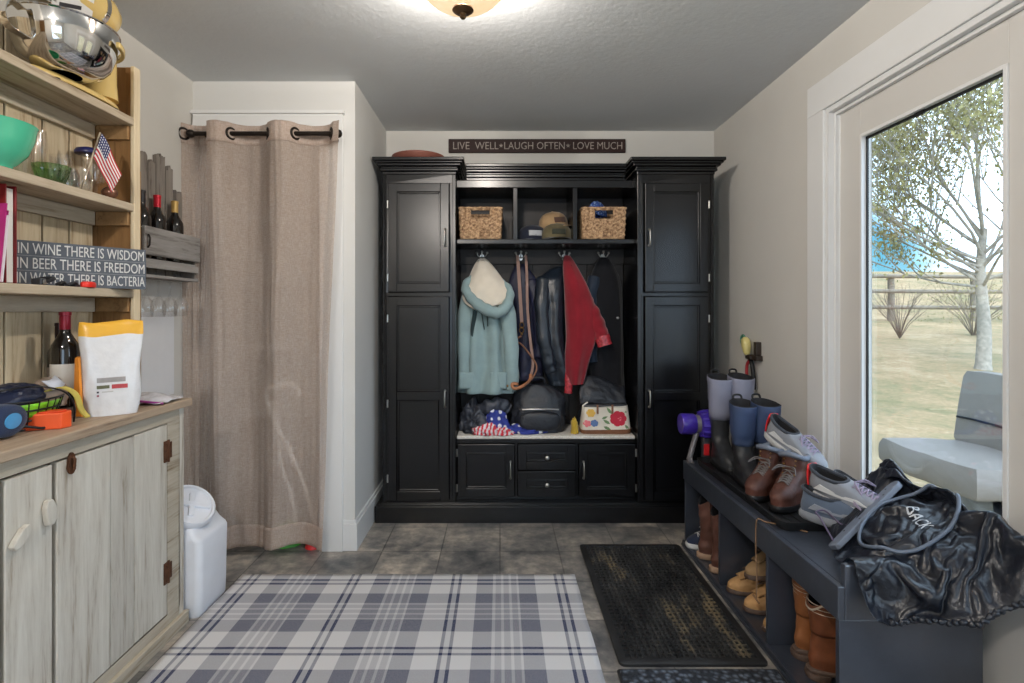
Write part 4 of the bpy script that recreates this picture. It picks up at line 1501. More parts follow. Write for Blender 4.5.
# ------------------------------------------------------------------ second shelf: bowl, dish, glasses, little flag
S2 = 1.6615
jade = plain('jade_green_glass', (86, 196, 158), .15, spec=.5, var=.03, coat=.4)
m = MB().lathe([(.03, 0), (.05, .0), (.052, .008), (.060, .014), (.085, .045), (.100, .085), (.106, .122), (.109, .128), (.105, .129), (.098, .086), (.082, .05), (.055, .022), (.02, .018)], 48)
tag(m.build('mixing_bowl', jade, smooth=40, loc=(-1.470, 1.525, S2)), 'jade green bowl at the near end of the second shelf', 'bowl')
gg = glass('green_glass', (.66, .9, .58), .14, .92)
m = MB()
R = []
for r, z in ((.030, 0), (.034, .004), (.040, .02), (.046, .042), (.049, .056), (.051, .060), (.046, .058), (.042, .042), (.036, .02), (.02, .010)):
    R.append([Vector((r * (1 + .05 * cos(12 * a)) * cos(a), r * (1 + .05 * cos(12 * a)) * sin(a), z)) for a in [2 * pi * i / 72 for i in range(72)]])
m.loft(R)
tag(m.build('glass_dish', gg, smooth=60, loc=(-1.468, 1.735, S2)), 'pale green cut glass dish next to the jade bowl', 'dish')
cg = W['glass']
def glassware(name, label, loc, prof, mt=cg, cat='glass', group='clear glasses on the second shelf'):
    m = MB().lathe(prof, 28)
    return tag(m.build(name, mt, smooth=40, loc=loc), label, cat, group)
flute = [(.026, 0), (.027, .003), (.004, .008), (.004, .05), (.018, .08), (.023, .13), (.020, .185), (.018, .185), (.020, .13), (.014, .082), (.001, .06)]
tumbler = [(.026, 0), (.030, .004), (.034, .11), (.032, .11), (.028, .012), (.001, .010)]
jar = [(.024, 0), (.028, .005), (.028, .062), (.021, .072), (.022, .085), (.019, .085), (.019, .074), (.025, .06), (.025, .010), (.001, .008)]
goblet = [(.026, 0), (.026, .003), (.005, .009), (.005, .035), (.026, .052), (.032, .085), (.029, .115), (.027, .115), (.029, .085), (.022, .055), (.001, .044)]
glassware('champagne_flute', 'tall clear flute behind the green glass dish', (-1.535, 1.765, S2), flute)
glassware('tumbler', 'clear tumbler at the back behind the green dish', (-1.535, 1.700, S2), tumbler)
glassware('glass_jar', 'small clear jar holding the flag stick', (-1.462, 1.852, S2), jar)
glassware('tumbler', 'straight clear tumbler at the back of the second shelf behind the flag', (-1.535, 1.855, S2), [(a, b * 1.15) for a, b in tumbler])
glassware('goblet', 'stemmed clear goblet between the flag jar and the end board', (-1.470, 1.930, S2), goblet)
glassware('glass_jar', 'low clear jar at the front edge beside the flag jar', (-1.448, 1.788, S2), [(a * .9, b * .75) for a, b in jar])
glassware('tall_glass', 'tall straight clear glass under the dark blue cap by the end board', (-1.525, 1.965, S2), [(.020, 0), (.022, .004), (.024, .16), (.022, .16), (.019, .012), (.001, .010)])
o = MB().lathe([(.03, 0), (.042, .004), (.044, .012), (.038, .022), (.015, .030), (.001, .031)], 28).build('bottle_lid', plain('dark_blue_plastic', (30, 34, 84), .3), smooth=50, loc=(-1.525, 1.965, S2 + .1605))
tag(o, 'dark blue lid resting on a tall glass by the end board', 'lid')
m = MB()
m.ball((0, 0, .022), .028, .024, .022, 16)
o = tag(m.build('trinket', plain('copper_brown_glaze', (120, 82, 64), .2, .4, var=.5, scale=40), smooth=60, loc=(-1.444, 1.960, S2)), 'small copper brown trinket in front of the stemmed goblet', 'trinket')
flg = thing('stick_flag', 'small American flag on a wooden stick in a jar', 'flag', (-1.462, 1.852, S2 + .0115), (0, 0, radians(-48)))
M_ = Matrix.Rotation(radians(16), 4, 'X') @ Matrix.Rotation(radians(6), 4, 'Y')
M_ = Matrix.Rotation(radians(-14), 4, 'X')
MB().tube([M_ @ Vector((0, 0, 0)), M_ @ Vector((0, 0, .215))], .0028, 8).build('stick', W['shelfw'], flg, smooth=50)
def flagpt(u, v):
    # hangs from the stick, drooping away along +y
    y = .004 + .090 * u - .012 * v * u
    z = .214 - .095 * v - .120 * u ** 1.15 + .02 * u * v
    x = .010 * sin(u * 7 + v * 2) + .006 * sin(v * 5)
    return M_ @ Vector((x, y, z))
t = NT('flag_print')
tc = t.n('ShaderNodeTexCoord')
sp = t.n('ShaderNodeSeparateXYZ')
t.l(tc.outputs['UV'], sp.inputs[0])
st = t.math('LESS_THAN', t.math('FRACT', t.math('MULTIPLY', sp.outputs['Y'], 6.5)), 0.5)
ca = t.math('MULTIPLY', t.math('LESS_THAN', sp.outputs['X'], .42), t.math('LESS_THAN', sp.outputs['Y'], 7 / 13))
fx = t.math('SUBTRACT', t.math('FRACT', t.math('MULTIPLY', sp.outputs['X'], 14.3)), .5)
fy_ = t.math('SUBTRACT', t.math('FRACT', t.math('MULTIPLY', sp.outputs['Y'], 9.3)), .5)
dd = t.math('ADD', t.math('MULTIPLY', fx, fx), t.math('MULTIPLY', fy_, fy_))
star = t.math('LESS_THAN', dd, .06)
cant = t.mix(star, srgb(34, 42, 92), srgb(220, 220, 226))
stripes = t.mix(st, srgb(226, 222, 220), srgb(188, 34, 48))
t.color(t.mix(ca, stripes, cant))
t.set(.75)
m = MB().grid(flagpt, 26, 18)
o = m.build('flag_cloth', t.m, flg, smooth=80, solid=.0012)
me = o.data
uvl = me.uv_layers.new(name='UVMap')
order = {}
k = 0
# the grid keeps its vertex order: u outer, v inner
for poly in me.polygons:
    for li in poly.loop_indices:
        vi = me.loops[li].vertex_index
        uvl.data[li].uv = ((vi // 19) / 26, (vi % 19) / 18)

# ------------------------------------------------------------------ third shelf: binder, folder, plaque, small things
S3 = 1.3285
rb = thing('ring_binder', 'dark red binder standing on the third shelf', 'binder', (-1.515, 1.580, S3), (0, 0, radians(4)))
redv = plain('dark_red_vinyl', (134, 26, 32), .35, var=.08)
m = MB().box(-.055, .055, .016, .020, 0, .295).box(-.055, .055, -.020, -.016, 0, .295).box(-.058, -.054, -.020, .020, 0, .295)
m.build('cover', redv, rb, bevel=.001)
MB().box(-.05, .048, -.014, .014, .004, .285).build('paper_stack', plain('binder_paper', (228, 224, 218), .8, var=.03), rb)
mg = thing('file_folder', 'magenta folder leaning beside the dark red binder', 'folder', (-1.502, 1.530, S3), (radians(-6), 0, 0))
m = MB().box(-.06, .06, -.004, -.002, .002, .235).box(-.06, .06, .002, .004, .002, .215)
m.build('cover', plain('magenta_card', (178, 42, 124), .45, var=.06), mg)
MB().box(-.055, .066, -.0015, .0015, .003, .20).build('paper', plain('folder_paper', (226, 220, 226), .8, var=.03), mg)
# plaque, from the back of the shelf to its front edge
pa, pb = Vector((-1.568, 1.712, 0)), Vector((-1.350, 2.022, 0))
pl = thing('motto_plaque', 'grey-blue box plaque reading IN WINE THERE IS WISDOM', 'sign', ((pa + pb).x / 2, (pa + pb).y / 2, S3), (0, 0, math.atan2((pb - pa).y, (pb - pa).x)))
PW, PH = (pb - pa).length, .150
slate = plain('grey_blue_board', (82, 88, 98), .6, var=.15, scale=20)
m = MB().box(-PW / 2, PW / 2, .0, .022, .0, PH)
m.build('box', slate, pl, bevel=.0015)
m = MB()
for z in (.0515, .1005):
    m.box(-PW / 2 + .003, PW / 2 - .003, -.0006, .001, z - .0007, z + .0007)
m.build('rule_line', plain('pale_line_paint', (150, 152, 156), .7), pl)
ltr = plain('off_white_letter_paint', (212, 212, 210), .7, var=.1, scale=80)
for body, z, w_ in (('IN WINE THERE IS WISDOM', .1245, PW - .016), ('IN BEER THERE IS FREEDOM', .0762, PW - .012), ('IN WATER THERE IS BACTERIA', .0280, PW - .010)):
    put_text('lettering', body, ltr, pl, w_, .036, Matrix.Translation((0, -.0008, z)) @ XZ, bold=0)
hl = thing('headlamp', 'small black headlamp in front of the motto plaque', 'headlamp', (-1.468, 1.705, S3))
m = MB()
m.tube([Vector((.026 * cos(a), .024 * sin(a), .018 + .008 * sin(a))) for a in [2 * pi * i / 24 for i in range(24)]], .006, 8, closed=True)
m.build('strap', plain('black_elastic', (30, 30, 34), .8), hl, smooth=60)
m = MB().box(-.012, .020, -.034, -.010, .0, .022)
hl2 = m.build('lamp_housing', plain('grey_black_plastic', (52, 54, 58), .35), hl, bevel=.004)
MB().lathe([(.007, 0), (.008, .002), (.001, .004)], 16, M=Matrix.Translation((.021, -.022, .011)) @ Matrix.Rotation(radians(90), 4, 'Y')).build('lens', W['steel'], hl2, smooth=40)
for i, (x, y, lab) in enumerate(((-1.452, 1.760, 'folded black cable clip between the headlamp and the red clip'), (-1.438, 1.790, 'second black cable clip closest to the red clip'))):
    m = MB()
    m.tube(bez([(-.008, -.018, .005), (.004, -.010, .012), (.0, .004, .014), (-.004, .016, .006)], 16), .005, 8)
    m.box(-.009, .009, -.006, .012, 0, .008)
    tag(m.build('cable_clip', plain('matte_black_plastic', (36, 36, 40), .5), smooth=50, loc=(x, y, S3)), lab, 'clip', 'black clips on the third shelf')
m = MB()
R = []
for z, k in ((0, .94), (.004, 1), (.014, 1), (.018, .85), (.020, .5)):
    R.append([Vector((.016 * k * cos(a), .030 * k * sin(a), z)) for a in [2 * pi * i / 24 for i in range(24)]])
m.loft(R)
tag(m.build('red_clip', plain('bright_red_plastic', (226, 48, 36), .3), smooth=50, loc=(-1.425, 1.835, S3)), 'small bright red plastic clip lying before the plaque', 'clip')  # flat oval body of the red plastic clip

# ------------------------------------------------------------------ on the counter
CT = .8965
def wine_bottle(label, loc, capc, s=1.0, group=None, labelcol=(210, 204, 196)):
    root = thing('wine_bottle', label, 'bottle', loc, group=group)
    m = MB().lathe([(r * s, z * s) for r, z in ((.030, 0), (.036, .003), (.0375, .01), (.0375, .175), (.035, .195), (.024, .215), (.0155, .232), (.0140, .25), (.0140, .288), (.0155, .289), (.0155, .297), (.012, .298))], 32)
    m.build('body', bottleg, root, smooth=40)
    m = MB().lathe([(r * s, z * s) for r, z in ((.0150, .243), (.0150, .287), (.0165, .288), (.0165, .298), (.013, .300), (.001, .3003))], 24, cap0=False)
    m.build('capsule', plain('capsule_foil', capc, .3, .3, var=.1), root, smooth=40)
    m = MB().lathe([(r * s, z * s) for r, z in ((.0372, .05), (.0379, .051), (.0379, .135), (.0372, .136))], 32, cap0=False, cap1=False)
    m.build('paper_label', plain('bottle_label', labelcol, .6, var=.1), root, smooth=40)
    return root
bottleg = plain('dark_bottle_glass', (20, 16, 15), .06, spec=.6, var=.1, coat=.3)
m = MB()
for z in (0, .026):
    m.box(-.075, .075, -.075, .075, z, z + .004)
m.box(-.075, -.070, -.075, .075, .004, .026).box(.070, .075, -.075, .075, .004, .026).box(-.07, .07, .070, .075, .004, .026).box(-.07, .07, -.075, -.070, .004, .026)
tag(m.build('gift_box', plain('grey_card_box', (152, 142, 132), .7, var=.1), bevel=.001, loc=(-1.498, 1.815, CT)), 'flat grey cardboard box under the counter wine bottle', 'box')
wine_bottle('dark wine bottle with red capsule standing at the back of the counter', (-1.462, 1.782, CT + .0305), (122, 22, 40), 1.06)
wine_bottle('dark wine bottle almost hidden behind the red capped counter bottle', (-1.532, 1.845, CT + .0305), (44, 26, 26), .93, labelcol=(120, 110, 100))
# basket tray with tangled gear
gb = thing('wire_basket', 'black wire basket with lime green band on the counter', 'basket', (-1.435, 1.585, CT))
m = MB()
for z, r in ((.004, .075), (.03, .088), (.06, .100), (.088, .108)):
    m.tube([Vector((r * .8 * cos(a), r * 1.1 * sin(a), z)) for a in [2 * pi * i / 40 for i in range(40)]], .003, 6, closed=True)
for k in range(26):
    a = 2 * pi * k / 26
    m.tube([Vector((r * .8 * cos(a), r * 1.1 * sin(a), z)) for z, r in ((.004, .075), (.03, .088), (.06, .100), (.088, .108))], .0018, 5)
m.build('wire', W['rubber'], gb, smooth=60)
m = MB()
m.grid(lambda u, v_: Vector((lerp(.090, .105, v_) * .8 * cos(2 * pi * u), lerp(.090, .105, v_) * 1.1 * sin(2 * pi * u), .040 + .040 * v_)), 48, 4)
m.build('liner_band', plain('lime_green_plastic', (120, 190, 40), .3, var=.6, scale=22), gb, smooth=60, solid=.0015)
MB().lathe([(.06, .006), (.068, .010), (.07, .014)], 30).build('base', plain('dark_basket_floor', (28, 36, 26), .6), gb)
def pouch(name, label, loc, rot, rx, ry, rz, mt, seed, amp=.2, cat='pouch'):
    m = MB()
    heap(m, (0, 0, 0), rx, ry, rz, seed, amp, N=44, M=22, sc=1.8)
    return tag(m.build(name, mt, smooth=80, loc=loc, rot=rot), label, cat)
pouch('sunglasses_case', 'blue-black padded pouch lying on the wire basket', (-1.44, 1.560, CT + .082), (.1, .1, 0), .060, .085, .050, puff_mat('blue_black_vinyl', (26, 34, 58), .3), 1.1, .18)
pouch('tool_pouch', 'taupe and pale grey zip pouch stuffed behind the wire basket', (-1.432, 1.668, CT + .062), (-.1, .2, .2), .050, .060, .075, plain('taupe_nylon', (142, 124, 110), .6, var=.3, scale=18), 4.2, .2)
m = MB()
m.grid(lambda u, v_: Vector((.04 * (u - .5) + .006 * sin(v_ * 4), .06 * (v_ - .5), .012 * sin(pi * u) * sin(pi * v_))), 10, 12)
tag(m.build('paper_tag', plain('pale_grey_card', (186, 190, 200), .6), smooth=70, solid=.002, loc=(-1.392, 1.655, CT + .126), rot=(.15, .75, .2)), 'pale grey card tucked over the taupe pouch', 'card')
m = MB()
P = bez([(-1.392, 1.625, CT + .105), (-1.368, 1.655, CT + .112), (-1.352, 1.685, CT + .085), (-1.346, 1.700, CT + .035), (-1.335, 1.712, CT + .008)], 28)
m.loft([[p + Vector((0, -.008, -.002)), p + Vector((.004, .008, -.002)), p + Vector((.006, .008, .002)), p + Vector((.002, -.008, .002))] for p in P])
tag(m.build('webbing_strap', plain('yellow_green_webbing', (196, 178, 84), .6, var=.15), smooth=50), 'yellow webbing strap hanging from the basket to the counter', 'strap')
m = MB()
m.tube(bez([(-1.44, 1.50, CT + .120), (-1.37, 1.56, CT + .128), (-1.335, 1.62, CT + .105), (-1.322, 1.645, CT + .06), (-1.325, 1.648, CT + .006)], 30), .0028, 6)
tag(m.build('cable', W['rubber'], smooth=60), 'thin black cable looping over the wire basket', 'cable')
# orange box
ob = thing('orange_box', 'bright orange six-sided box on the counter front', 'box', (-1.352, 1.585, CT), (0, 0, radians(24)))
pts = [(-.055, -.026), (.040, -.030), (.058, -.004), (.050, .026), (-.045, .030), (-.060, .006)]
m = MB().prism(pts, 0, .048)
m.build('body', plain('bright_orange_plastic', (240, 92, 40), .4, var=.06), ob, bevel=.004)
MB().prism([(x * .8, y * .8) for x, y in pts], .048, .052).build('lid', plain('deep_orange_plastic', (226, 72, 30), .4, var=.06), ob, bevel=.002)
# blue speaker
sp_ = thing('wireless_speaker', 'round dark blue speaker at the near end of the counter', 'speaker', (-1.375, 1.455, CT + .002), (0, 0, radians(8)))
blu = fabric('navy_mesh_cloth', (36, 52, 84), .7, 1400, .6)
M_ = Matrix.Translation((0, 0, .046)) @ Matrix.Rotation(radians(90), 4, 'Y')
m = MB()
R = []
for x, k in ((-.030, .86), (-.024, .96), (0, 1.0), (.024, .96), (.032, .84), (.034, .55)):
    R.append([Vector((x, .068 * k * cos(a), .046 + .046 * k * sin(a))) for a in [2 * pi * i / 40 for i in range(40)]])
m.loft(R)
m.build('body', blu, sp_, smooth=50)
MB().loft([[Vector((x, .030 * k * cos(a), .046 + .021 * k * sin(a))) for a in [2 * pi * i / 32 for i in range(32)]] for x, k in ((.033, 1), (.036, 1), (.0365, .8))]).build('badge', plain('sky_blue_plastic', (80, 160, 214), .4), sp_, smooth=40)
m = MB()
m.tube(bez([(.02, .055, .02), (.035, .075, .012), (.045, .090, .006), (.048, .1, .005)], 12), .004, 6)
m.build('carry_loop', W['rubber'], sp_, smooth=60)
# white stand-up pouch
pb_ = thing('resealable_pouch', 'white stand-up plastic pouch with yellow top on the counter', 'pouch', (-1.322, 1.805, CT), (0, 0, radians(36)))
whitepl = plain('glossy_white_film', (222, 222, 224), .22, spec=.5, var=.05, scale=30, bump=.25, bscale=22)
yelf = plain('yellow_film', (232, 176, 62), .3, var=.08)
def pchr(z0, z1, n=22, org=0):
    R = []
    for j in range(n):
        t = j / (n - 1)
        z = lerp(z0, z1, t)
        g = z / .315
        hw = .086 + .004 * sin(g * 9) - .014 * (1 - g) ** 3
        hd = .046 * (1 - g) ** .55 * (1 - .2 * (1 - g) ** 4) + .0016
        ring = []
        for i in range(52):
            a = 2 * pi * i / 52
            c, s = cos(a), sin(a)
            mm = 1 + .22 * nz(c * 2.5 + 3, s * 2, g * 5) * (1 - g * .6)
            ring.append(Vector((hw * math.copysign(abs(c) ** .7, c), hd * math.copysign(abs(s) ** .8, s) * mm + .012 * g * sin(c * 2.4), z + (.006 * c + .004 * sin(c * 5)) * g)))
        R.append(ring)
    return R
MB().loft(pchr(0, .268)).build('body', whitepl, pb_, smooth=70)
MB().loft(pchr(.268, .315, 6)).build('top_strip', yelf, pb_, smooth=70)
m = MB()
m.loft([[Vector((x, y, z)) for x, y, z in ((-.074, -.035, .004), (-.090, -.018, .004), (-.094, -.008, .10), (-.092, -.004, .20), (-.083, -.012, .20), (-.079, -.03, .10))], [Vector((x - .004, y - .004, z)) for x, y, z in ((-.076, -.036, .006), (-.092, -.02, .006), (-.096, -.01, .10), (-.094, -.006, .195), (-.085, -.014, .195), (-.081, -.032, .10))]])
m.build('side_gusset', plain('orange_film', (222, 138, 44), .35), pb_)
def pch_front(x, z):
    g = z / .315
    hw = .086 + .004 * sin(g * 9) - .014 * (1 - g) ** 3
    hd = .046 * (1 - g) ** .55 * (1 - .2 * (1 - g) ** 4) + .0016
    c = max(-1, min(1, math.copysign((abs(x) / hw) ** (1 / .7), x)))
    s = -sqrt(max(0, 1 - c * c))
    mm = 1 + .22 * nz(c * 2.5 + 3, s * 2, g * 5) * (1 - g * .6)
    return hd * -(abs(s) ** .8) * mm + .012 * g * sin(c * 2.4)
def print_patch(x0, x1, z0, z1, mt, name='print'):
    m = MB()
    m.grid(lambda u, v_: Vector((lerp(x0, x1, u), pch_front(lerp(x0, x1, u), lerp(z0, z1, v_)) - .0012, lerp(z0, z1, v_))), 8, 4)
    m.build(name, mt, pb_)
print_patch(-.040, .038, .112, .128, plain('grey_print', (158, 154, 152), .4))
print_patch(-.040, -.006, .092, .103, plain('olive_print', (98, 98, 70), .4))
print_patch(0, .044, .090, .104, plain('red_print', (184, 62, 66), .4))
print_patch(-.040, -.034, .078, .084, plain('ink_print', (60, 60, 70), .4))
print_patch(-.040, -.034, .066, .072, plain('ink_pink_print', (150, 70, 90), .4))
print_patch(-.026, .004, .079, .083, plain('pale_print', (190, 188, 186), .4))
# zip bag lying flat at the far end
zb = thing('zip_bag', 'flat clear zip bag with purple seal at the far end of the counter', 'bag', (-1.345, 2.03, CT))
filmg = plain('cloudy_film', (206, 204, 208), .2, var=.1, scale=30, bump=.5, bscale=28)
m = MB()
m.grid(lambda u, v_: Vector((-.09 + .18 * u, -.075 + .15 * v_, .006 + .030 * sin(pi * u) * sin(pi * v_) + .006 * nz(u * 5, v_ * 5) + .002)), 24, 20)
m.build('film', filmg, zb, smooth=80, solid=.001)
MB().tube(bez([(-.09, -.076, .010), (-.03, -.079, .022), (.04, -.074, .014), (.093, -.060, .006)], 20), .0045, 8).build('seal', plain('purple_seal', (150, 60, 130), .3), zb, smooth=60)
m = MB()
heap(m, (0, 0, .002), .055, .045, .018, 3.3, .35, N=32, M=14, sc=3)
m.build('contents', plain('brown_nuts', (110, 78, 60), .7, var=.4, scale=60), zb, smooth=80)

# ------------------------------------------------------------------ pallet wine rack on the left wall
greyw = wood('weathered_grey_pallet_y', (150, 146, 142), (86, 80, 76), 'y', rough=.9, bump=.6)
greyz = wood('weathered_grey_pallet_z', (142, 134, 126), (70, 62, 56), 'z', rough=.9, bump=.6)
rk = thing('pallet_wine_rack', 'weathered grey pallet wood wine rack on the wall', 'wine rack', (-1.54, 2.43, 1.39))
def rx_(mb, x0, x1, y0, y1, z0, z1):
    return mb.box(x0 + 1.54, x1 + 1.54, y0 - 2.43, y1 - 2.43, z0 - 1.39, z1 - 1.39)
for i, (a, c, zt) in enumerate(((2.235, 2.315, 1.90), (2.325, 2.375, 1.955), (2.382, 2.43, 1.925), (2.438, 2.50, 1.97), (2.507, 2.56, 1.93), (2.585, 2.635, 1.835))):
    m = MB()
    n = 8
    top = [(lerp(a, c, k / n), zt + .022 * nz(k * 1.3, i * 3.1) - .014 * abs(k / n - .5)) for k in range(n + 1)]
    pts = [(a, 1.39)] + top + [(c, 1.39)]
    m.loft([[Vector((x + 1.54, y - 2.43, z - 1.39)) for y, z in pts] for x in (-1.598, -1.580)])
    m.build('back_slat', greyz, rk)
m = MB()
rx_(m, -1.505, -1.49, 2.225, 2.637, 1.485, 1.607)
m.build('front_board', greyw, rk, bevel=.004)
m = MB()
rx_(m, -1.507, -1.492, 2.235, 2.625, 1.430, 1.462)
m.build('front_rail', greyw, rk, bevel=.003)
m = MB()
rx_(m, -1.579, -1.505, 2.24, 2.62, 1.455, 1.472)
m.build('bottle_shelf', greyw, rk, bevel=.003)
m = MB()
rx_(m, -1.579, -1.492, 2.235, 2.625, 1.388, 1.402)
m.build('glass_rail', greyw, rk, bevel=.003)
for y in (2.228, 2.616):
    m = MB()
    rx_(m, -1.579, -1.506, y, y + .018, 1.402, 1.60)
    m.build('end_block', greyz, rk, bevel=.003)
m = MB()
m.tube([(-1.486 + 1.54, 2.24 - 2.43, 1.57 - 1.39), (-1.476 + 1.54, 2.236 - 2.43, 1.555 - 1.39), (-1.478 + 1.54, 2.236 - 2.43, 1.525 - 1.39), (-1.488 + 1.54, 2.24 - 2.43, 1.515 - 1.39)], .004, 6)
m.build('wire_loop', W['iron'], rk, smooth=60)
for y, capc, lab in ((2.280, (40, 38, 40), 'black capped wine bottle in the wall rack closest to the hutch'), (2.383, (196, 30, 48), 'red capped wine bottle in the wall rack'), (2.512, (196, 160, 92), 'gold capped wine bottle in the wall rack')):
    wine_bottle(lab, (-1.5415, y, 1.4725), capc, .98, 'bottles in the wall rack')
for y, lab in ((2.300, 'first stem glass hanging under the wine rack, by the hutch'), (2.385, 'second stem glass hanging under the wine rack, counted from the hutch'), (2.470, 'third stem glass hanging under the wine rack, counted from the hutch'), (2.555, 'last stem glass hanging under the wine rack, by the curtain')):
    m = MB().lathe([(.001, .0), (.028, -.002), (.030, -.004), (.006, -.010), (.004, -.02), (.004, -.065), (.012, -.078), (.028, -.098), (.033, -.125), (.030, -.155), (.026, -.168), (.024, -.168), (.028, -.154), (.031, -.125), (.026, -.100), (.010, -.082), (.001, -.078)], 28)
    tag(m.build('wine_glass', cg, smooth=40, loc=(-1.538, y, 1.3875)), lab, 'glass', 'stem glasses under the wine rack')
m = MB().box(0, .004, 0, .235, 0, .40)
tag(m.build('white_panel', plain('white_board', (226, 226, 228), .5, var=.02), bevel=.001, loc=(XL + .0005, 2.36, .84)), 'plain white panel fixed to the wall below the wine rack', 'panel')

# ------------------------------------------------------------------ white food bin beside the hutch
bn = thing('pet_food_bin', 'white plastic bin with a round slanted lid beside the hutch', 'bin', (-1.345, 2.255, 0))
bn.scale = (.93, .93, .95)
whp = plain('white_polyethylene', (224, 226, 232), .35, spec=.45, var=.03)
def binring(z, x0, x1, y0, y1, r=.03, slope=0):
    pts = []
    for (cx_, cy_, a0) in ((x1 - r, y1 - r, 0), (x0 + r, y1 - r, 90), (x0 + r, y0 + r, 180), (x1 - r, y0 + r, 270)):
        for k in range(6):
            a = radians(a0 + k * 18)
            x = cx_ + r * cos(a)
            pts.append(Vector((x, cy_ + r * sin(a), z - slope * (x - x0))))
    return pts
m = MB()
m.loft([binring(0, -.125, .135, -.115, .115, .025), binring(.012, -.13, .14, -.12, .12), binring(.10, -.133, .143, -.122, .122), binring(.32, -.136, .146, -.124, .124), binring(.335, -.136, .138, -.124, .124), binring(.50, -.132, .120, -.118, .118, .03, .62), binring(.515, -.12, .108, -.106, .106, .03, .62)])
m.build('body', whp, bn, smooth=40)
ML = Matrix.Translation((.035, -.03, .432)) @ Matrix.Rotation(radians(40), 4, 'Y') @ Matrix.Rotation(radians(14), 4, 'X')
m = MB().lathe([(.105, 0), (.108, .012), (.108, .034), (.102, .042), (.092, .042), (.088, .034), (.02, .032)], 44, M=ML)
ld = m.build('lid', whp, bn, smooth=40)
m = MB()
m.box(-.082, .082, -.012, .012, .030, .045, ML @ Matrix.Rotation(.7, 4, 'Z'))
m.box(-.012, .012, -.06, .06, .030, .043, ML @ Matrix.Rotation(.7, 4, 'Z'))
m.build('lid_grip', whp, ld, bevel=.004)

# ------------------------------------------------------------------ closet curtain on a rod
linen_t = NT('sheer_linen')
v = linen_t.coord()
c0 = srgb(206, 180, 162)
fA = linen_t.noise(linen_t.coord(scale=(1, 1, 12)), 46, 3, .7)
fB = linen_t.noise(linen_t.coord(scale=(12, 12, 1)), 46, 3, .7)
ff = linen_t.math('MULTIPLY_ADD', linen_t.math('ADD', fA, fB), .5, 0.0)
colr = linen_t.ramp(ff, [(.38, srgb(190, 170, 156)), (.62, srgb(226, 210, 198))])
linen_t.color(colr)
linen_t.set(.9, 0, .15)
linen_t.bump(ff, .3, .002)
tl = linen_t.n('ShaderNodeBsdfTranslucent')
linen_t.l(colr, tl.inputs['Color'])
tr = linen_t.n('ShaderNodeBsdfTransparent')
m1 = linen_t.n('ShaderNodeMixShader')
m1.inputs[0].default_value = .25
linen_t.l(linen_t.p.outputs[0], m1.inputs[1])
linen_t.l(tl.outputs[0], m1.inputs[2])
m2 = linen_t.n('ShaderNodeMixShader')
m2.inputs[0].default_value = .34
linen_t.l(m1.outputs[0], m2.inputs[1])
linen_t.l(tr.outputs[0], m2.inputs[2])
linen_t.l(m2.outputs[0], linen_t.out.inputs['Surface'])
hem = linen_t.m
RODY, RODZ = 2.665, 2.137
rod = thing('curtain_rod', 'black curtain rod over the closet opening', 'curtain rod', (-1.18, RODY, RODZ))
MB().tube([(-.362, 0, 0), (.352, 0, 0)], .0115, 12).build('pole', W['iron'], rod, smooth=50)
for s, x in ((-1, -.364), (1, .354)):
    MB().ball((x + s * .012, 0, 0), .021, n=16).build('finial', W['iron'], rod, smooth=60)
for x in (-.30, .325):
    m = MB()
    m.tube([(x, .0, -.012), (x, .04, -.012), (x, .073, -.012)], .006, 8)
    m.lathe([(.022, 0), (.022, .006), (.012, .009)], 16, M=Matrix.Translation((x, .0739, -.012)) @ Matrix.Rotation(radians(90), 4, 'X'))
    m.build('bracket', W['iron'], rod, smooth=40)
def curtain(name, label, x0, x1, xb0, xb1, waves, amp, phase, zb, seed, skew=0.0):
    """waves: half-waves across; the cloth crosses the rod line at each grommet"""
    cx_ = (x0 + x1) / 2
    root = thing(name, label, 'curtain', (cx_, RODY, .0), group='linen closet curtains')
    def f(u, v_):
        z = lerp(2.190, zb, v_) + .006 * sin(u * 9 + seed) * v_
        x = lerp(lerp(x0, x1, u), lerp(xb0, xb1, u), v_ ** .9)
        w = sin(waves * pi * u + phase)
        sh = math.copysign(abs(w) ** (.75), w)
        k = amp * (1 - .25 * v_ + .25 * v_ * nz(u * 4 + seed, v_ * 2))
        y = RODY + sh * k * (1 + .15 * nz(u * 3, v_ * 1.5 + seed)) + .010 * nz(u * 9 + seed, v_ * 3.5) * min(1, v_ * 3) + .006 * nz(u * 24 + seed, v_ * 5)
        x += .012 * cos(waves * pi * u + phase) * -1 * (1 if v_ < 1 else 1) + .008 * nz(u * 5 + seed, v_ * 3)
        return Vector((x - cx_, min(y, 2.735) - RODY, z))
    m = MB().grid(f, 150, 90)
    m.build('cloth', hem, root, smooth=80)
    # stitched top and bottom hems: a doubled band of the same cloth
    m = MB().grid(lambda u, v_: f(u, lerp(.948, 1.0, v_)) + Vector((0, -.003, 0)), 150, 6)
    m.build('hem', hem, root, smooth=80, solid=.001)
    m = MB().grid(lambda u, v_: f(u, lerp(0, .048, v_)) + Vector((0, -.003, 0)), 150, 6)
    m.build('header', hem, root, smooth=80, solid=.001)
    for k in range(-2, int(waves) + 3):
        u = (k - phase / pi) / waves
        if .02 < u < .98:
            p = f(u, (2.190 - RODZ) / (2.190 - zb))
            q = f(u + .004, (2.190 - RODZ) / (2.190 - zb)) - f(u - .004, (2.190 - RODZ) / (2.190 - zb))
            ang = math.atan2(q.y, q.x)
            m = MB()
            M_ = Matrix.Translation((p.x, 0, RODZ)) @ Matrix.Rotation(ang, 4, 'Z')
            m.tube([M_ @ Vector((.027 * cos(a), 0, .027 * sin(a))) for a in [2 * pi * i / 24 for i in range(24)]], .0062, 8, closed=True)
            m.build('grommet', W['iron'], root, smooth=60)
    return root
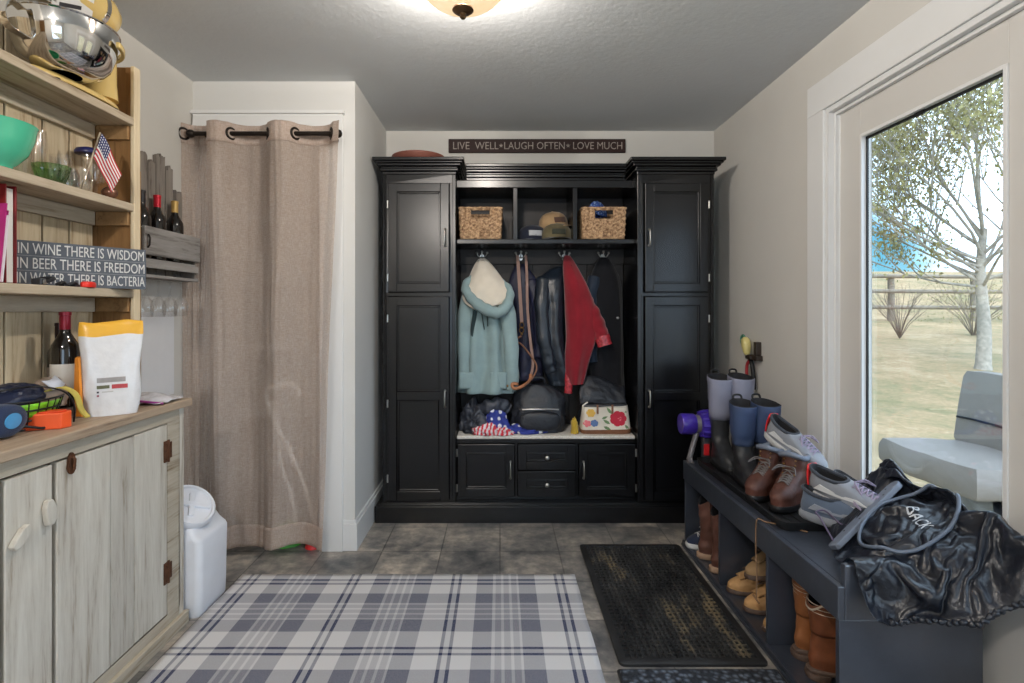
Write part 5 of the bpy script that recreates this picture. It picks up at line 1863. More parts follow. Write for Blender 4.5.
curtain('curtain', 'narrow linen curtain panel bunched at the wine rack side of the closet', -1.585, -1.452, -1.575, -1.440, 1.15, .045, -.12, .06, 3.0)
curtain('curtain', 'wide linen curtain panel covering most of the closet opening', -1.468, -.802, -1.440, -.890, 4.15, .046, 3.741, .055, 8.0)
# things glimpsed below and behind the curtain
m = MB().lathe([(.040, 0), (.042, .003), (.042, .006), (.039, .010), (.039, .10), (.042, .104), (.042, .108), (.036, .109)], 32)
cn = thing('tin_can', 'red and white tin can peeking out under the curtain', 'can', (-.985, 2.795, 0))
m.build('can', plain('red_label_tin', (206, 44, 44), .35), cn, smooth=40)
MB().lathe([(.0394, .06), (.0398, .061), (.0398, .094), (.0394, .095)], 32, cap0=False, cap1=False).build('paper_label', plain('cream_label_band', (226, 214, 190), .5), cn, smooth=40)
m = MB()
heap(m, (0, 0, 0), .075, .05, .12, 5.5, .2, N=40, M=20, sc=2)
tag(m.build('plastic_bag', plain('grass_green_plastic', (66, 150, 52), .3), smooth=80, loc=(-1.14, 2.83, 0)), 'green plastic bag on the closet floor behind the curtain', 'bag')
m = MB().box(-.20, .20, -.14, .14, 0, .30)
m.box(-.205, .205, -.145, .145, .301, .325)
tag(m.build('storage_box', plain('dark_storage_plastic', (60, 56, 58), .5), bevel=.01, loc=(-1.15, 3.20, 0)), 'dark storage box on the closet floor behind the curtain', 'box')
for z in (.62, 1.02, 1.42, 1.80):
    m = MB().box(-.35, .27, -.17, .17, -.01, .01)
    for k in range(9):
        m.box(-.34, .26, -.165 + k * .04, -.155 + k * .04, .010, .014)
    tag(m.build('closet_shelf', W['trim'], bevel=.002, loc=(-1.20, 3.348, z)), {.62: 'lowest', 1.02: 'second lowest', 1.42: 'second highest', 1.80: 'highest'}[z] + ' white closet shelf showing faintly through the curtain', 'shelf', 'closet shelves')
ssm = plain('cream_tube', (240, 236, 228), .4)
fs = thing('step_stool', 'pale folded step stool leaning behind the sheer curtain', 'step stool', (-1.14, 2.80, 0))
m = MB()
m.tube(bez([(.16, .08, .004), (.08, .05, .33), (-.04, .02, .62), (-.10, .01, .80), (-.06, .01, .84), (.04, .01, .86), (.08, .015, .80)], 44), .013, 10)
m.build('front_frame', ssm, fs, smooth=60)
m = MB()
m.tube(bez([(.04, .09, .004), (.02, .06, .22), (-.04, .035, .47), (-.015, .03, .55), (.03, .03, .50)], 30), .012, 10)
m.build('rear_frame', ssm, fs, smooth=60)
# ------------------------------------------------------------------ shoe bench under the glazed door
bxo, byo = 1.19, 2.17
bn2 = thing('shoe_bench', 'black wooden shoe bench with open cubbies along the glazed wall', 'bench', (bxo, byo, 0))
BX0, BX1, BY0, BY1, BH = .974, 1.396, 1.527, 2.82, .452
def bb_(mb, x0, x1, y0, y1, z0, z1):
    return mb.box(x0 - bxo, x1 - bxo, y0 - byo, y1 - byo, z0, z1)
m = MB()
bb_(m, BX0 + .02, BX1, BY0 + .022, BY1, BH - .022, BH)
m.build('top', W['bench'], bn2, bevel=.003)
m = MB()
bb_(m, BX0, BX0 + .020, BY0, BY1, BH - .098, BH)
m.build('front_apron', W['bench'], bn2, bevel=.003)
m = MB()
bb_(m, BX0 + .020, BX1, BY0, BY0 + .022, BH - .098, .513)
m.build('end_apron', W['bench'], bn2, bevel=.003)
for y, nm in ((BY0 + .004, 'end_panel'), (BY1 - .022, 'end_panel')):
    m = MB()
    bb_(m, BX0 + .006, BX1, y, y + .018, .0, BH - .098 if y < 2 else BH - .022)
    m.build(nm, W['bench'], bn2, bevel=.002)
for y in (1.948, 2.372):
    m = MB()
    bb_(m, BX0 + .006, BX1 - .015, y - .008, y + .008, .022, BH - .022)
    m.build('divider', W['bench'], bn2, bevel=.002)
m = MB()
bb_(m, BX1 - .012, BX1, BY0 + .022, BY1 - .022, .0, BH - .022)
m.build('back_panel', W['bench'], bn2)
m = MB()
bb_(m, BX0 + .006, BX1 - .012, BY0 + .022, BY1 - .022, .006, .022)
m.build('bottom_board', W['bench'], bn2, bevel=.002)
m = MB()
bb_(m, BX0 - .004, BX0 + .006, BY0 + .022, BY1, .0, .030)
bb_(m, BX0 - .010, BX0 - .004, BY0 + .022, BY1, .0, .014)
m.build('bottom_rail', W['bench'], bn2, bevel=.002)

# boot tray
TX0, TX1, TY0, TY1 = 1.012, 1.372, 1.90, 2.755
tr_ = thing('boot_tray', 'black rubber boot tray lying on the shoe bench', 'tray', ((TX0 + TX1) / 2, (TY0 + TY1) / 2, BH + .0005))
def rrect(x0, x1, y0, y1, r, z):
    pts = []
    for (cx_, cy_, a0) in ((x1 - r, y1 - r, 0), (x0 + r, y1 - r, 90), (x0 + r, y0 + r, 180), (x1 - r, y0 + r, 270)):
        for k in range(6):
            a = radians(a0 + k * 18)
            pts.append(Vector((cx_ + r * cos(a), cy_ + r * sin(a), z)))
    return pts
wx, wy = (TX1 - TX0) / 2, (TY1 - TY0) / 2
m = MB().loft([rrect(-wx + .01, wx - .01, -wy + .01, wy - .01, .03, 0), rrect(-wx, wx, -wy, wy, .035, .030), rrect(-wx, wx, -wy, wy, .035, .034), rrect(-wx + .010, wx - .010, -wy + .010, wy - .010, .03, .034), rrect(-wx + .016, wx - .016, -wy + .016, wy - .016, .028, .008)])
m.build('pan', W['rubber'], tr_, smooth=35)
m = MB()
for k in range(9):
    x = -wx + .04 + k * (2 * wx - .08) / 8
    m.box(x - .004, x + .004, -wy + .03, wy - .03, .0078, .0105)
m.build('tread_ribs', W['rubber'], tr_, bevel=.001)
TZ = BH + .0112

# ------------------------------------------------------------------ footwear
def outl(h, t, w, z, N=36, nose=.78, heelw=.86):
    ring = []
    for i in range(N):
        a = 2 * pi * i / N
        c, s = cos(a), sin(a)
        x = (h + t) / 2 + (t - h) / 2 * math.copysign(abs(c) ** .9, c)
        k = lerp(heelw, 1.06, (c + 1) / 2) if c < .35 else 1.06 - .12 * ((c - .35) / .65) ** 2
        ring.append(Vector((x, w * k * math.copysign(abs(s) ** nose, s), z)))
    return ring
def rings_lv(levels, M, **kw):
    return [outl(h, t, w, z, **kw) for (z, h, t, w) in crom(levels, M)]
def footwear(name, label, cat, loc, rot, group, soles, uppers, mat_s, mat_u, mat_l, rim=None, split=None, mat_sh=None, laces=None, mat_lace=None, wr=.0, seed=1.0, flip=1, extra=None, depth=.07, nose=.78, collar=None):
    root = thing(name, label, cat, loc, rot, group)
    MB().loft([outl(h, t, w, z, nose=nose) for z, h, t, w in soles]).build('sole', mat_s, root, smooth=50)
    R = rings_lv(uppers, 30, nose=nose)
    top = len(R) - 1
    for j, r in enumerate(R):
        t = j / top
        for i, p in enumerate(r):
            a = 2 * pi * i / len(r)
            if wr:
                g = nz(cos(a) * 2 + seed, sin(a) * 2, p.z * 22) * wr + .5 * wr * sin(p.z * 120 + 2 * nz(a, seed))
                p.x += g * cos(a)
                p.y += g * sin(a)
            if rim and t > .55:
                p.z += rim(a) * ((t - .55) / .45) ** 1.5
    k = len(R)
    if split is not None:
        k = next(i for i, r in enumerate(R) if r[0].z >= split)
        MB().loft(R[:k + 1], True, False).build('foot', mat_u, root, smooth=60)
        MB().loft(R[k:], False, False).build('shaft', mat_sh or mat_u, root, smooth=60, solid=.003)
    else:
        MB().loft(R, True, False).build('upper', mat_u, root, smooth=60)
    tr2 = R[-1]
    c = sum(tr2, Vector()) / len(tr2)
    inn = []
    for q, dz in ((1.0, 0), (.94, .003), (.88, 0), (.84, -depth * .5), (.80, -depth)):
        inn.append([c + (p - c) * q if False else Vector((c.x + (p.x - c.x) * q, c.y + (p.y - c.y) * q, p.z + dz)) for p in tr2])
    MB().loft(inn, False, True).build('lining', mat_l, root, smooth=50)
    if collar:
        MB().tube([Vector((p.x, p.y, p.z - .004)) for p in tr2], collar[0], 8, closed=True).build('collar', collar[1], root, smooth=60)
    if laces:
        def ztop(x):
            for (z0, h0, t0, w0), (z1, h1, t1, w1) in zip(uppers, uppers[1:]):
                if t0 >= x >= t1:
                    return lerp(z0, z1, (t0 - x) / max(1e-6, t0 - t1)), lerp(w0, w1, (t0 - x) / max(1e-6, t0 - t1))
            return uppers[-1][0], uppers[-1][3]
        m = MB()
        x0, x1, n = laces
        for i in range(n):
            xa = lerp(x0, x1, i / n)
            xb = lerp(x0, x1, (i + .8) / n)
            for s in (-1, 1):
                za, wa = ztop(xa)
                zb, wb = ztop(xb)
                m.tube(bez([(xa, -s * wa * .52, za - .004), ((xa + xb) / 2 + .002, 0, (za + zb) / 2 + .007), (xb, s * wb * .52, zb - .004)], 8), .0026, 6)
        zb, wb = ztop(x1)
        for s in (-1, 1):
            m.tube(bez([(x1, 0, zb + .006), (x1 + .02, s * .03, zb + .012), (x1 + .045, s * .045, zb - .008), (x1 + .02, s * .03, zb + .004), (x1, 0, zb + .008)], 16), .0024, 6)
        m.build('laces', mat_lace, root, smooth=60)
    if extra:
        extra(root)
    return root
W['dkin'] = plain('dark_shoe_inside', (26, 26, 30), .9)
# tall rubber boots
def welly(label, x, y, H, cols, rz, group):
    s = H / .40
    soles = [(0, -.135, .145, .044), (.006, -.140, .152, .048), (.020, -.140, .152, .048), (.026, -.134, .146, .045)]
    up = [(.022, -.132, .145, .045), (.05, -.130, .140, .044), (.075, -.124, .110, .042), (.10, -.118, .05, .041), (.13, -.115, -.002, .041), (.18, -.116, -.012, .044), (.26 * s, -.124, .0, .052), (.36 * s, -.130, .012, .058), (H, -.132, .016, .060)]
    def ex(root):
        m = MB()
        m.tube(bez([(-.114, -.018, H - .004), (-.122, -.016, H + .025), (-.122, .016, H + .025), (-.114, .018, H - .004)], 14), .005, 7)
        m.build('pull_loop', W['rubber'], root, smooth=60)
        MB().box(-.125, -.050, -.040, .040, -.0005, .012).build('heel', W['rubber'], root, bevel=.004)
    K = .88
    soles = [(z, h * K, t * K, w_) for z, h, t, w_ in soles]
    up = [(z, h * K, t * K, w_) for z, h, t, w_ in up]
    return footwear('rubber_boot', label, 'boot', (x, y, TZ), (0, 0, rz), group, soles, up, W['rubber'], cols[0], W['dkin'], rim=lambda a: -.010 * cos(a), split=H * .46, mat_sh=cols[1], wr=.0022, seed=x * 9, extra=ex, depth=.12)
lilac = plain('lilac_grey_neoprene', (132, 134, 152), .55, var=.1, scale=8)
nvy = plain('dull_navy_neoprene', (52, 68, 100), .5, var=.18, scale=8)
dkr = plain('muddy_black_rubber', (36, 38, 42), .45, var=.4, scale=22)
welly('tall lilac-grey rubber boot closest to the purple vacuum', 1.120, 2.660, .445, (dkr, lilac), radians(-93), 'tall lilac rubber boots')
welly('tall lilac-grey rubber boot on the wall side of its pair', 1.225, 2.640, .450, (dkr, lilac), radians(-84), 'tall lilac rubber boots')
welly('shorter navy rubber boot on the aisle side of its pair', 1.120, 2.405, .355, (dkr, nvy), radians(-95), 'navy rubber boots')
welly('shorter navy rubber boot on the wall side of its pair', 1.225, 2.390, .360, (dkr, nvy), radians(-84), 'navy rubber boots')
# brown leather ankle boots
brl = plain('red_brown_leather', (82, 48, 38), .55, var=.3, scale=14, bump=.2, bscale=40)
greyc = puff_mat('grey_padded_collar', (104, 112, 126), .6)
lace_g = plain('grey_lace', (104, 98, 96), .8)
def abl(label, x, y, rz, seed, z=TZ):
    soles = [(0, -.125, .145, .043), (.006, -.132, .152, .049), (.022, -.132, .152, .049), (.027, -.128, .148, .047)]
    up = [(.024, -.126, .144, .046), (.05, -.126, .143, .047), (.072, -.122, .118, .045), (.092, -.118, .070, .043), (.115, -.114, .022, .041), (.15, -.114, .002, .042), (.185, -.118, .006, .047)]
    def ex(root):
        m = MB()
        for k in range(4):
            for s in (-1, 1):
                m.ball((.012 - .004 * k, s * .022, .130 + k * .018), .004, n=8)
        m.build('eyelet', W['brass'], root, smooth=60)
    K = .86
    soles = [(z, h * K, t * K, w_) for z, h, t, w_ in soles]
    up = [(z * 1.10, h * K, t * K, w_) for z, h, t, w_ in up]
    return footwear('leather_boot', label, 'boot', (x, y, z), (0, 0, rz), 'red-brown ankle boots', soles, up, W['rubber'], brl, W['dkin'], rim=lambda a: .008 * cos(2 * a), laces=(.058, .008, 5), mat_lace=lace_g, wr=.003, seed=seed, extra=ex, collar=(.011, greyc), depth=.08)
abl('red-brown leather ankle boot beside the navy rubber boots', 1.125, 2.245, radians(215), 1.0)
abl('red-brown leather ankle boot with a grey shoe at its heel', 1.165, 2.130, radians(217), 4.0)
# running shoes
grm = fabric('grey_mesh', (140, 144, 152), .8, 600, .5, .15)
whs = plain('off_white_foam', (206, 206, 206), .6, var=.08)
dkg = fabric('charcoal_mesh', (58, 62, 70), .8, 600, .5, .2)
redt = plain('red_heel_tab', (214, 44, 46), .4)
lil = plain('lavender_lace', (150, 140, 162), .8)
def sneaker(label, loc, rot, mu, ms, tab=None, lacem=lil, swoop=None, scale=1.0, sm=None):
    soles = [(0, -.132, .140, .042), (.008, -.142, .152, .049), (.024, -.143, .156, .050), (.032, -.138, .152, .047)]
    up = [(.028, -.134, .148, .046), (.045, -.136, .146, .047), (.062, -.134, .118, .045), (.078, -.131, .074, .041), (.092, -.129, .030, .036), (.104, -.128, -.004, .033)]
    def ex(root):
        if tab:
            m = MB()
            m.grid(lambda u, v_: Vector((-.137 - .004 * sin(pi * v_) + .012 * (2 * u - 1) ** 2, .026 * (u - .5) * 2, .036 + .080 * v_)), 8, 8)
            m.build('heel_tab', tab, root, smooth=60, solid=.006)
        for s in (-1, 1):
            m = MB()
            pts = [(-.10, .050), (-.03, .046), (.05, .050), (.09, .045), (.05, .062), (-.02, .060), (-.08, .070)]
            m.loft([[Vector((x, s * (.0445 * (1.02 if x > 0 else .95) - (z - .05) * .10 + o_), z)) for x, z in pts] for o_ in (-.006, .0015)])
            m.build('side_overlay', sm or whs, root, bevel=.001)
    return footwear('running_shoe', label, 'shoe', loc, rot, 'running shoes on the bench', soles, up, ms, mu, W['dkin'], rim=lambda a: .010 * (-cos(a)) + .004 * cos(2 * a), laces=(.098, .020, 5), mat_lace=lacem, wr=.0012, extra=ex, collar=(.007, dkg), depth=.05)
sneaker('grey running shoe with red heel tab propped high behind the ankle boots', (1.240, 2.250, .640), (radians(6), radians(20), radians(-66)), grm, whs, redt, sm=whs)
sneaker('grey running shoe under the propped red-tabbed one by the door trim', (1.315, 2.12, TZ), (0, 0, radians(-84)), dkg, whs, None, sm=grm)
sneaker('grey running shoe with red heel tab lying on its blue-grey mate', (1.235, 1.875, .552), (radians(10), radians(4), radians(-60)), grm, whs, redt, sm=whs)
blg = fabric('blue_grey_mesh', (92, 104, 122), .8, 600, .5, .15)
sneaker('blue-grey running shoe at the bottom near the tray edge', (1.205, 1.86, BH + .035), (0, 0, radians(-48)), blg, grm, None, sm=grm)
sneaker('charcoal running shoe against the door with its opening up', (1.315, 1.915, .505), (radians(-4), radians(8), radians(-70)), dkg, grm, None, plain('silver_lace', (170, 174, 180), .7), sm=blg)
# shoes in the cubbies
CZ = .0225
tanl = plain('tan_western_leather', (146, 92, 54), .42, var=.28, scale=12, bump=.15, bscale=30)
tand = plain('brown_western_leather', (122, 72, 46), .42, var=.3, scale=12, bump=.15, bscale=30)
pip = plain('cream_piping', (214, 200, 180), .5)
slo = plain('worn_brown_sole', (88, 70, 60), .6, var=.3, scale=30)
def western(label, x, y, rz, mu, msh, H=.315):
    soles = [(.018, -.130, .150, .040), (.022, -.136, .158, .046), (.030, -.136, .158, .046), (.034, -.130, .152, .043)]
    up = [(.031, -.124, .152, .042), (.055, -.126, .140, .044), (.08, -.124, .105, .043), (.105, -.120, .05, .042), (.135, -.118, .005, .043), (.18, -.120, -.002, .048), (.25, -.126, .008, .055), (H, -.130, .014, .058)]
    def ex(root):
        m = MB()
        m.loft([outl(-.136, -.062, .040, 0), outl(-.138, -.060, .042, .010), outl(-.134, -.056, .040, .020)])
        m.build('heel', slo, root, smooth=50)
        m = MB()
        for k in range(3):
            z = .225 + k * .014
            m.tube([Vector((p.x * 1.0, p.y * 1.005, p.z)) + Vector((p.x + .058, p.y, 0)).normalized() * .0016 for p in outl(lerp(-.123, -.128, k / 3), lerp(.004, .010, k / 3), lerp(.052, .056, k / 3), z)], .0016, 5, closed=True)
        m.build('stitching', pip, root, smooth=60)
    return footwear('western_boot', label, 'boot', (x, y, CZ), (0, 0, rz), 'tan western boots in the cubby', soles, up, slo, mu, W['dkin'], rim=lambda a: -.030 * cos(2 * a) * .8, split=.14, mat_sh=msh, wr=.002, seed=y * 3, extra=ex, collar=(.0032, pip), depth=.1)
western('tan western boot in the first cubby, touching the divider side', 1.175, 1.890, radians(4), tanl, tanl, .300)
western('brown western boot with pale piping in the first cubby by the bench end', 1.165, 1.770, radians(-5), tand, tand, .255)
drb = plain('dark_brown_pull_leather', (92, 60, 50), .5, var=.3, scale=14, bump=.2, bscale=30)
tansole = plain('pale_crepe_sole', (170, 140, 116), .7, var=.1)
def pullon(label, x, y, rz):
    soles = [(0, -.130, .148, .042), (.006, -.138, .156, .048), (.026, -.138, .156, .048), (.03, -.132, .150, .045)]
    up = [(.027, -.128, .148, .044), (.055, -.128, .140, .045), (.08, -.124, .105, .043), (.105, -.120, .05, .042), (.135, -.118, .005, .043), (.18, -.120, -.002, .048), (.24, -.126, .006, .054), (.285, -.128, .010, .056)]
    def ex(root):
        for s in (-1, 1):
            m = MB()
            m.tube(bez([(-.09, s * .052, .25), (-.085, s * .056, .30), (-.03, s * .056, .315), (-.02, s * .055, .25)], 16), .005, 7)
            m.build('pull_loop', drb, root, smooth=60)
    return footwear('pull_on_boot', label, 'boot', (x, y, CZ), (0, 0, rz), 'dark brown pull-on boots', soles, up, tansole, drb, W['dkin'], rim=lambda a: -.02 * cos(2 * a), wr=.003, seed=y, extra=ex, depth=.1)
pullon('dark brown pull-on boot in the far cubby, touching the divider', 1.118, 2.490, radians(3))
pullon('dark brown pull-on boot in the far cubby, second from the divider', 1.112, 2.618, radians(-4))
nbl = fabric('navy_shoe_mesh', (40, 48, 70), .8, 600, .5)
footwear('running_shoe', 'navy and white running shoe on the floor of the far cubby', 'shoe', (1.112, 2.738, CZ), (0, 0, radians(182)), None, [(0, -.132, .140, .042), (.008, -.142, .152, .049), (.024, -.143, .156, .050), (.032, -.138, .152, .047)], [(.028, -.134, .148, .046), (.045, -.136, .146, .047), (.062, -.134, .118, .045), (.078, -.131, .074, .041), (.092, -.129, .030, .036), (.104, -.128, -.004, .033)], whs, nbl, W['dkin'], rim=lambda a: .010 * (-cos(a)), laces=(.098, .020, 5), mat_lace=whs, collar=(.007, grm), depth=.05)
tans = plain('tan_suede', (178, 138, 92), .8, var=.25, scale=16, bump=.15, bscale=60)
def moc(label, loc, rot, mu):
    soles = [(0, -.128, .138, .042), (.005, -.136, .148, .047), (.018, -.136, .148, .047), (.022, -.13, .142, .044)]
    up = [(.019, -.127, .142, .044), (.040, -.129, .140, .046), (.058, -.127, .110, .044), (.072, -.124, .066, .041), (.084, -.121, .030, .037), (.094, -.120, .008, .034)]
    def ex(root):
        m = MB()
        m.grid(lambda u, v_: Vector((lerp(.10, -.005, v_), (u - .5) * 2 * lerp(.024, .030, v_), lerp(.066, .108, v_) + .006 * sin(pi * u))), 8, 10)
        m.build('tongue', mu, root, smooth=60, solid=.005)
    return footwear('suede_shoe', label, 'shoe', loc, rot, 'tan suede shoes in the middle cubby', soles, up, slo, mu, W['dkin'], rim=lambda a: .006 * (-cos(a)), laces=(.075, .018, 3), mat_lace=slo, wr=.002, seed=loc[1], extra=ex, depth=.05)
moc('tan suede shoe on the cubby floor beside the far divider', (1.135, 2.300, CZ), (0, 0, radians(176)), tans)
moc('tan suede shoe on the cubby floor behind the hanging cord', (1.140, 2.175, CZ), (0, 0, radians(186)), tans)
moc('taupe suede shoe stacked on the two tan ones', (1.165, 2.225, CZ + .118), (radians(4), radians(3), radians(190)), plain('taupe_suede', (150, 122, 88), .8, var=.25, scale=16))
moc('tan suede shoe tucked behind the nearer middle divider', (1.150, 2.028, CZ), (0, 0, radians(182)), tans)
# cord
m = MB()
m.tube(bez([(1.10, 1.895, BH + .004), (1.03, 1.955, BH + .006), (.995, 1.985, BH + .004), (.9705, 2.003, BH + .003), (.9695, 2.008, BH - .10), (.972, 2.006, .25), (.970, 2.006, .16)], 50), .0028, 6)
m.tube([(.970, 2.030, .158), (.970, 1.985, .152)], .0035, 6)
tag(m.build('cord', plain('tan_cord', (134, 104, 78), .8), smooth=60), 'thin tan cord hanging over the bench front edge', 'cord')
# stick vacuum lying at the far end
vc = thing('handheld_vacuum', 'purple and grey handheld vacuum at the far end of the shoe bench', 'vacuum', (1.03, 2.785, BH))
pur = plain('purple_plastic', (62, 42, 150), .28, var=.25, scale=24)
gryp = plain('warm_grey_plastic', (126, 122, 124), .4, .3)
RY = Matrix.Rotation(radians(90), 4, 'Y')
m = MB().lathe([(.02, -.085), (.050, -.083), (.054, -.075), (.054, -.015), (.050, -.008)], 32, M=Matrix.Translation((0, 0, .200)) @ RY)
m.build('dust_bin', pur, vc, smooth=40)
m = MB().lathe([(.046, -.010), (.046, .018)], 32, M=Matrix.Translation((0, 0, .200)) @ RY)
m.build('collar', gryp, vc, smooth=40)
m = MB()
m.lathe([(.05, .016), (.063, .022), (.068, .05), (.062, .085), (.04, .10)], 32, M=Matrix.Translation((0, 0, .200)) @ RY)
for k in range(12):
    a = 2 * pi * k / 12
    m.tube([Vector((x, r * cos(a), .200 + r * sin(a))) for x, r in ((.020, .058), (.04, .0665), (.07, .0665), (.09, .052))], .009, 6)
m.build('cyclone', pur, vc, smooth=50)
m = MB()
m.tube([(.004, 0, .155), (-.020, -.005, .08), (-.040, -.01, .012)], .014, 12)
m.build('wand', gryp, vc, smooth=60)
m = MB()
m.tube([(-.046, -.014, .012), (-.03, -.014, .012)], .020, 14)
m.box(-.052, -.020, -.03, .002, .0005, .008)
m.build('foot_joint', gryp, vc, smooth=40)
m = MB()
m.box(.030, .075, -.02, .02, .0, .135)
m.build('handle', plain('dark_grey_plastic', (52, 52, 56), .4), vc, bevel=.008)
m = MB()
m.box(.032, .062, -.026, -.020, .04, .10)
m.build('trigger', plain('signal_red_plastic', (190, 30, 34), .35), vc, bevel=.003)
# wall bracket with attachments
wb = thing('tool_holder', 'dark wall holder with clipped yellow attachment above the boots', 'holder', (XR - .001, 2.94, .985))
dkb = plain('dark_bronze_plastic', (52, 42, 36), .45, var=.2)
m = MB().box(-.035, 0, -.075, .045, -.012, .016).box(-.030, 0, -.060, -.025, .016, .09).box(-.045, -.02, -.02, .04, -.008, .010)
m.build('bracket', dkb, wb, bevel=.004)
m = MB()
m.lathe([(.012, 0), (.018, .01), (.026, .05), (.024, .085), (.012, .10)], 20, M=Matrix.Translation((-.035, .035, .014)) @ Matrix.Rotation(radians(-14), 4, 'X'))
m.build('attachment', plain('pale_yellow_plastic', (216, 202, 132), .3, var=.15), wb, smooth=50)
m = MB()
m.tube([Vector((-.04, .075 + .022 * cos(a), .095 + .026 * sin(a))) for a in [2 * pi * i / 22 for i in range(22)]], .007, 8, closed=True)
m.build('clip_ring', plain('sea_green_plastic', (74, 132, 108), .35), wb, smooth=60)
hs = thing('wrist_strap', 'black and red looped strap hanging under the wall holder', 'strap', (XR - .022, 2.965, .972))
m = MB()
m.tube(bez([(0, .0, 0), (-.004, .030, -.03), (-.004, .035, -.09), (0, .020, -.13)], 20), .009, 8)
m.build('red_loop', plain('red_webbing', (160, 40, 46), .6), hs, smooth=60)
m = MB()
m.tube(bez([(0, -.004, 0), (-.004, -.030, -.03), (-.004, -.045, -.10), (0, -.040, -.16)], 20), .012, 8)
m.build('black_loop', W['rubber'], hs, smooth=60)

# ------------------------------------------------------------------ rug and mats
t = NT('plaid_wool')
tc = t.n('ShaderNodeTexCoord')
sp = t.n('ShaderNodeSeparateXYZ')
t.l(tc.outputs['Object'], sp.inputs[0])
def stripes_of(sock, period):
    fr = t.math('FRACT', t.math('DIVIDE', sock, period))
    r = t.n('ShaderNodeValToRGB')
    r.color_ramp.interpolation = 'CONSTANT'
    st = [(0, 0), (.095, .85), (.125, .12), (.165, .85), (.195, 0), (.345, .60), (.50, .12), (.525, .42), (.575, .08), (.60, .42), (.65, .08), (.675, .42), (.725, .12), (.745, .60), (.905, 0)]
    e = r.color_ramp.elements
    e[0].position, e[0].color = 0, (0, 0, 0, 1)
    e[1].position, e[1].color = st[-1][0], (0, 0, 0, 1)
    for p, v_ in st[1:-1]:
        q = e.new(p)
        q.color = (v_, v_, v_, 1)
    t.l(fr, r.inputs[0])
    return r.outputs[0]
RX0, RX1, RY0, RY1 = -1.207, .350, .50, 2.485
a_ = stripes_of(sp.outputs['X'], .470)
b_ = stripes_of(t.math('MULTIPLY', sp.outputs['Y'], -1), .490)
s_ = t.n('ShaderNodeMix', data_type='RGBA')
s_.inputs['Factor'].default_value = .5
t.l(a_, s_.inputs['A'])
t.l(b_, s_.inputs['B'])
wvn = t.noise(t.coord(), 260, 2, .6)
k_ = t.math('MULTIPLY', s_.outputs['Result'], t.math('MULTIPLY_ADD', wvn, .7, .95))
t.color(t.mix(k_, srgb(214, 212, 212), srgb(58, 64, 92)))
t.set(.95, 0, .1)
t.bump(wvn, .5, .003)
m = MB()
def rugf(u, v_):
    x = lerp(RX0, RX1, u) + .006 * nz(v_ * 9, 3 + (u > .5)) * (abs(u - .5) * 2) ** 8
    y = lerp(RY1, RY0, v_) + .004 * nz(u * 11, 7) * (abs(v_ - .5) * 2) ** 8
    e = min(u, 1 - u, v_, 1 - v_)
    return Vector((x - RX0, y - RY1, .007 + .0012 * nz(x * 6, y * 6)))
m.grid(rugf, 60, 70)
rg = m.build('rug', t.m, smooth=60, solid=.010, loc=(RX0, RY1, .0))
rg.modifiers['solid'].offset = 0
tag(rg, 'cream and slate grey plaid area rug on the tile floor', 'rug')
mt1 = thing('rubber_mat', 'black rubber grid door mat alongside the shoe bench', 'mat', (.682, 2.33, 0))
mr = plain('dusty_black_rubber', (34, 35, 37), .55, var=.5, scale=9)
m = MB()
MX, MY = .262, .475
m.loft([rrect(-MX, MX, -MY, MY, .02, .0005), rrect(-MX, MX, -MY, MY, .02, .010), rrect(-MX + .008, MX - .008, -MY + .008, MY - .008, .015, .014), rrect(-MX + .028, MX - .028, -MY + .028, MY - .028, .006, .014), rrect(-MX + .030, MX - .030, -MY + .030, MY - .030, .005, .005)])
m.build('border', mr, mt1, smooth=30)
m = MB()
n = 22
for k in range(1, n):
    x = -MX + .03 + k * (2 * MX - .06) / n
    m.box(x - .0035, x + .0035, -MY + .03, MY - .03, .005, .012)
n = 34
for k in range(1, n):
    y = -MY + .03 + k * (2 * MY - .06) / n
    m.box(-MX + .03, MX - .03, y - .0025, y + .0025, .005, .0105)
t = NT('worn_grid_rubber')
v = t.coord()
f = t.noise(t.coord(scale=(1, .35, 1)), 7, 5, .7)
t.color(t.ramp(f, [(.40, srgb(26, 27, 29)), (.56, srgb(60, 60, 60)), (.70, srgb(142, 126, 98))]))
t.set(.6, 0, .4)
m.build('grid', t.m, mt1)
mt2 = thing('scraper_mat', 'dark blue-grey bristle mat in front of the rubber grid mat', 'mat', (.682, 1.575, 0))
bl = NT('blue_grey_bristle')
v = bl.coord()
vo = bl.n('ShaderNodeTexVoronoi')
vo.inputs['Scale'].default_value = 46
bl.l(v, vo.inputs['Vector'])
bl.color(bl.ramp(vo.outputs['Distance'], [(.15, srgb(104, 114, 128)), (.55, srgb(40, 45, 54))]))
bl.set(.8)
bl.bump(vo.outputs['Distance'], 1.0, .01)
MB().loft([rrect(-.27, .27, -.255, .255, .012, .0005), rrect(-.27, .27, -.255, .255, .012, .009), rrect(-.265, .265, -.25, .25, .010, .011)]).build('pile', bl.m, mt2, smooth=30)
MB().loft([rrect(-.278, .278, -.263, .263, .012, .0004), rrect(-.278, .278, -.263, .263, .012, .005), rrect(-.269, .269, -.254, .254, .012, .006)]).build('border', mr, mt2, smooth=30)

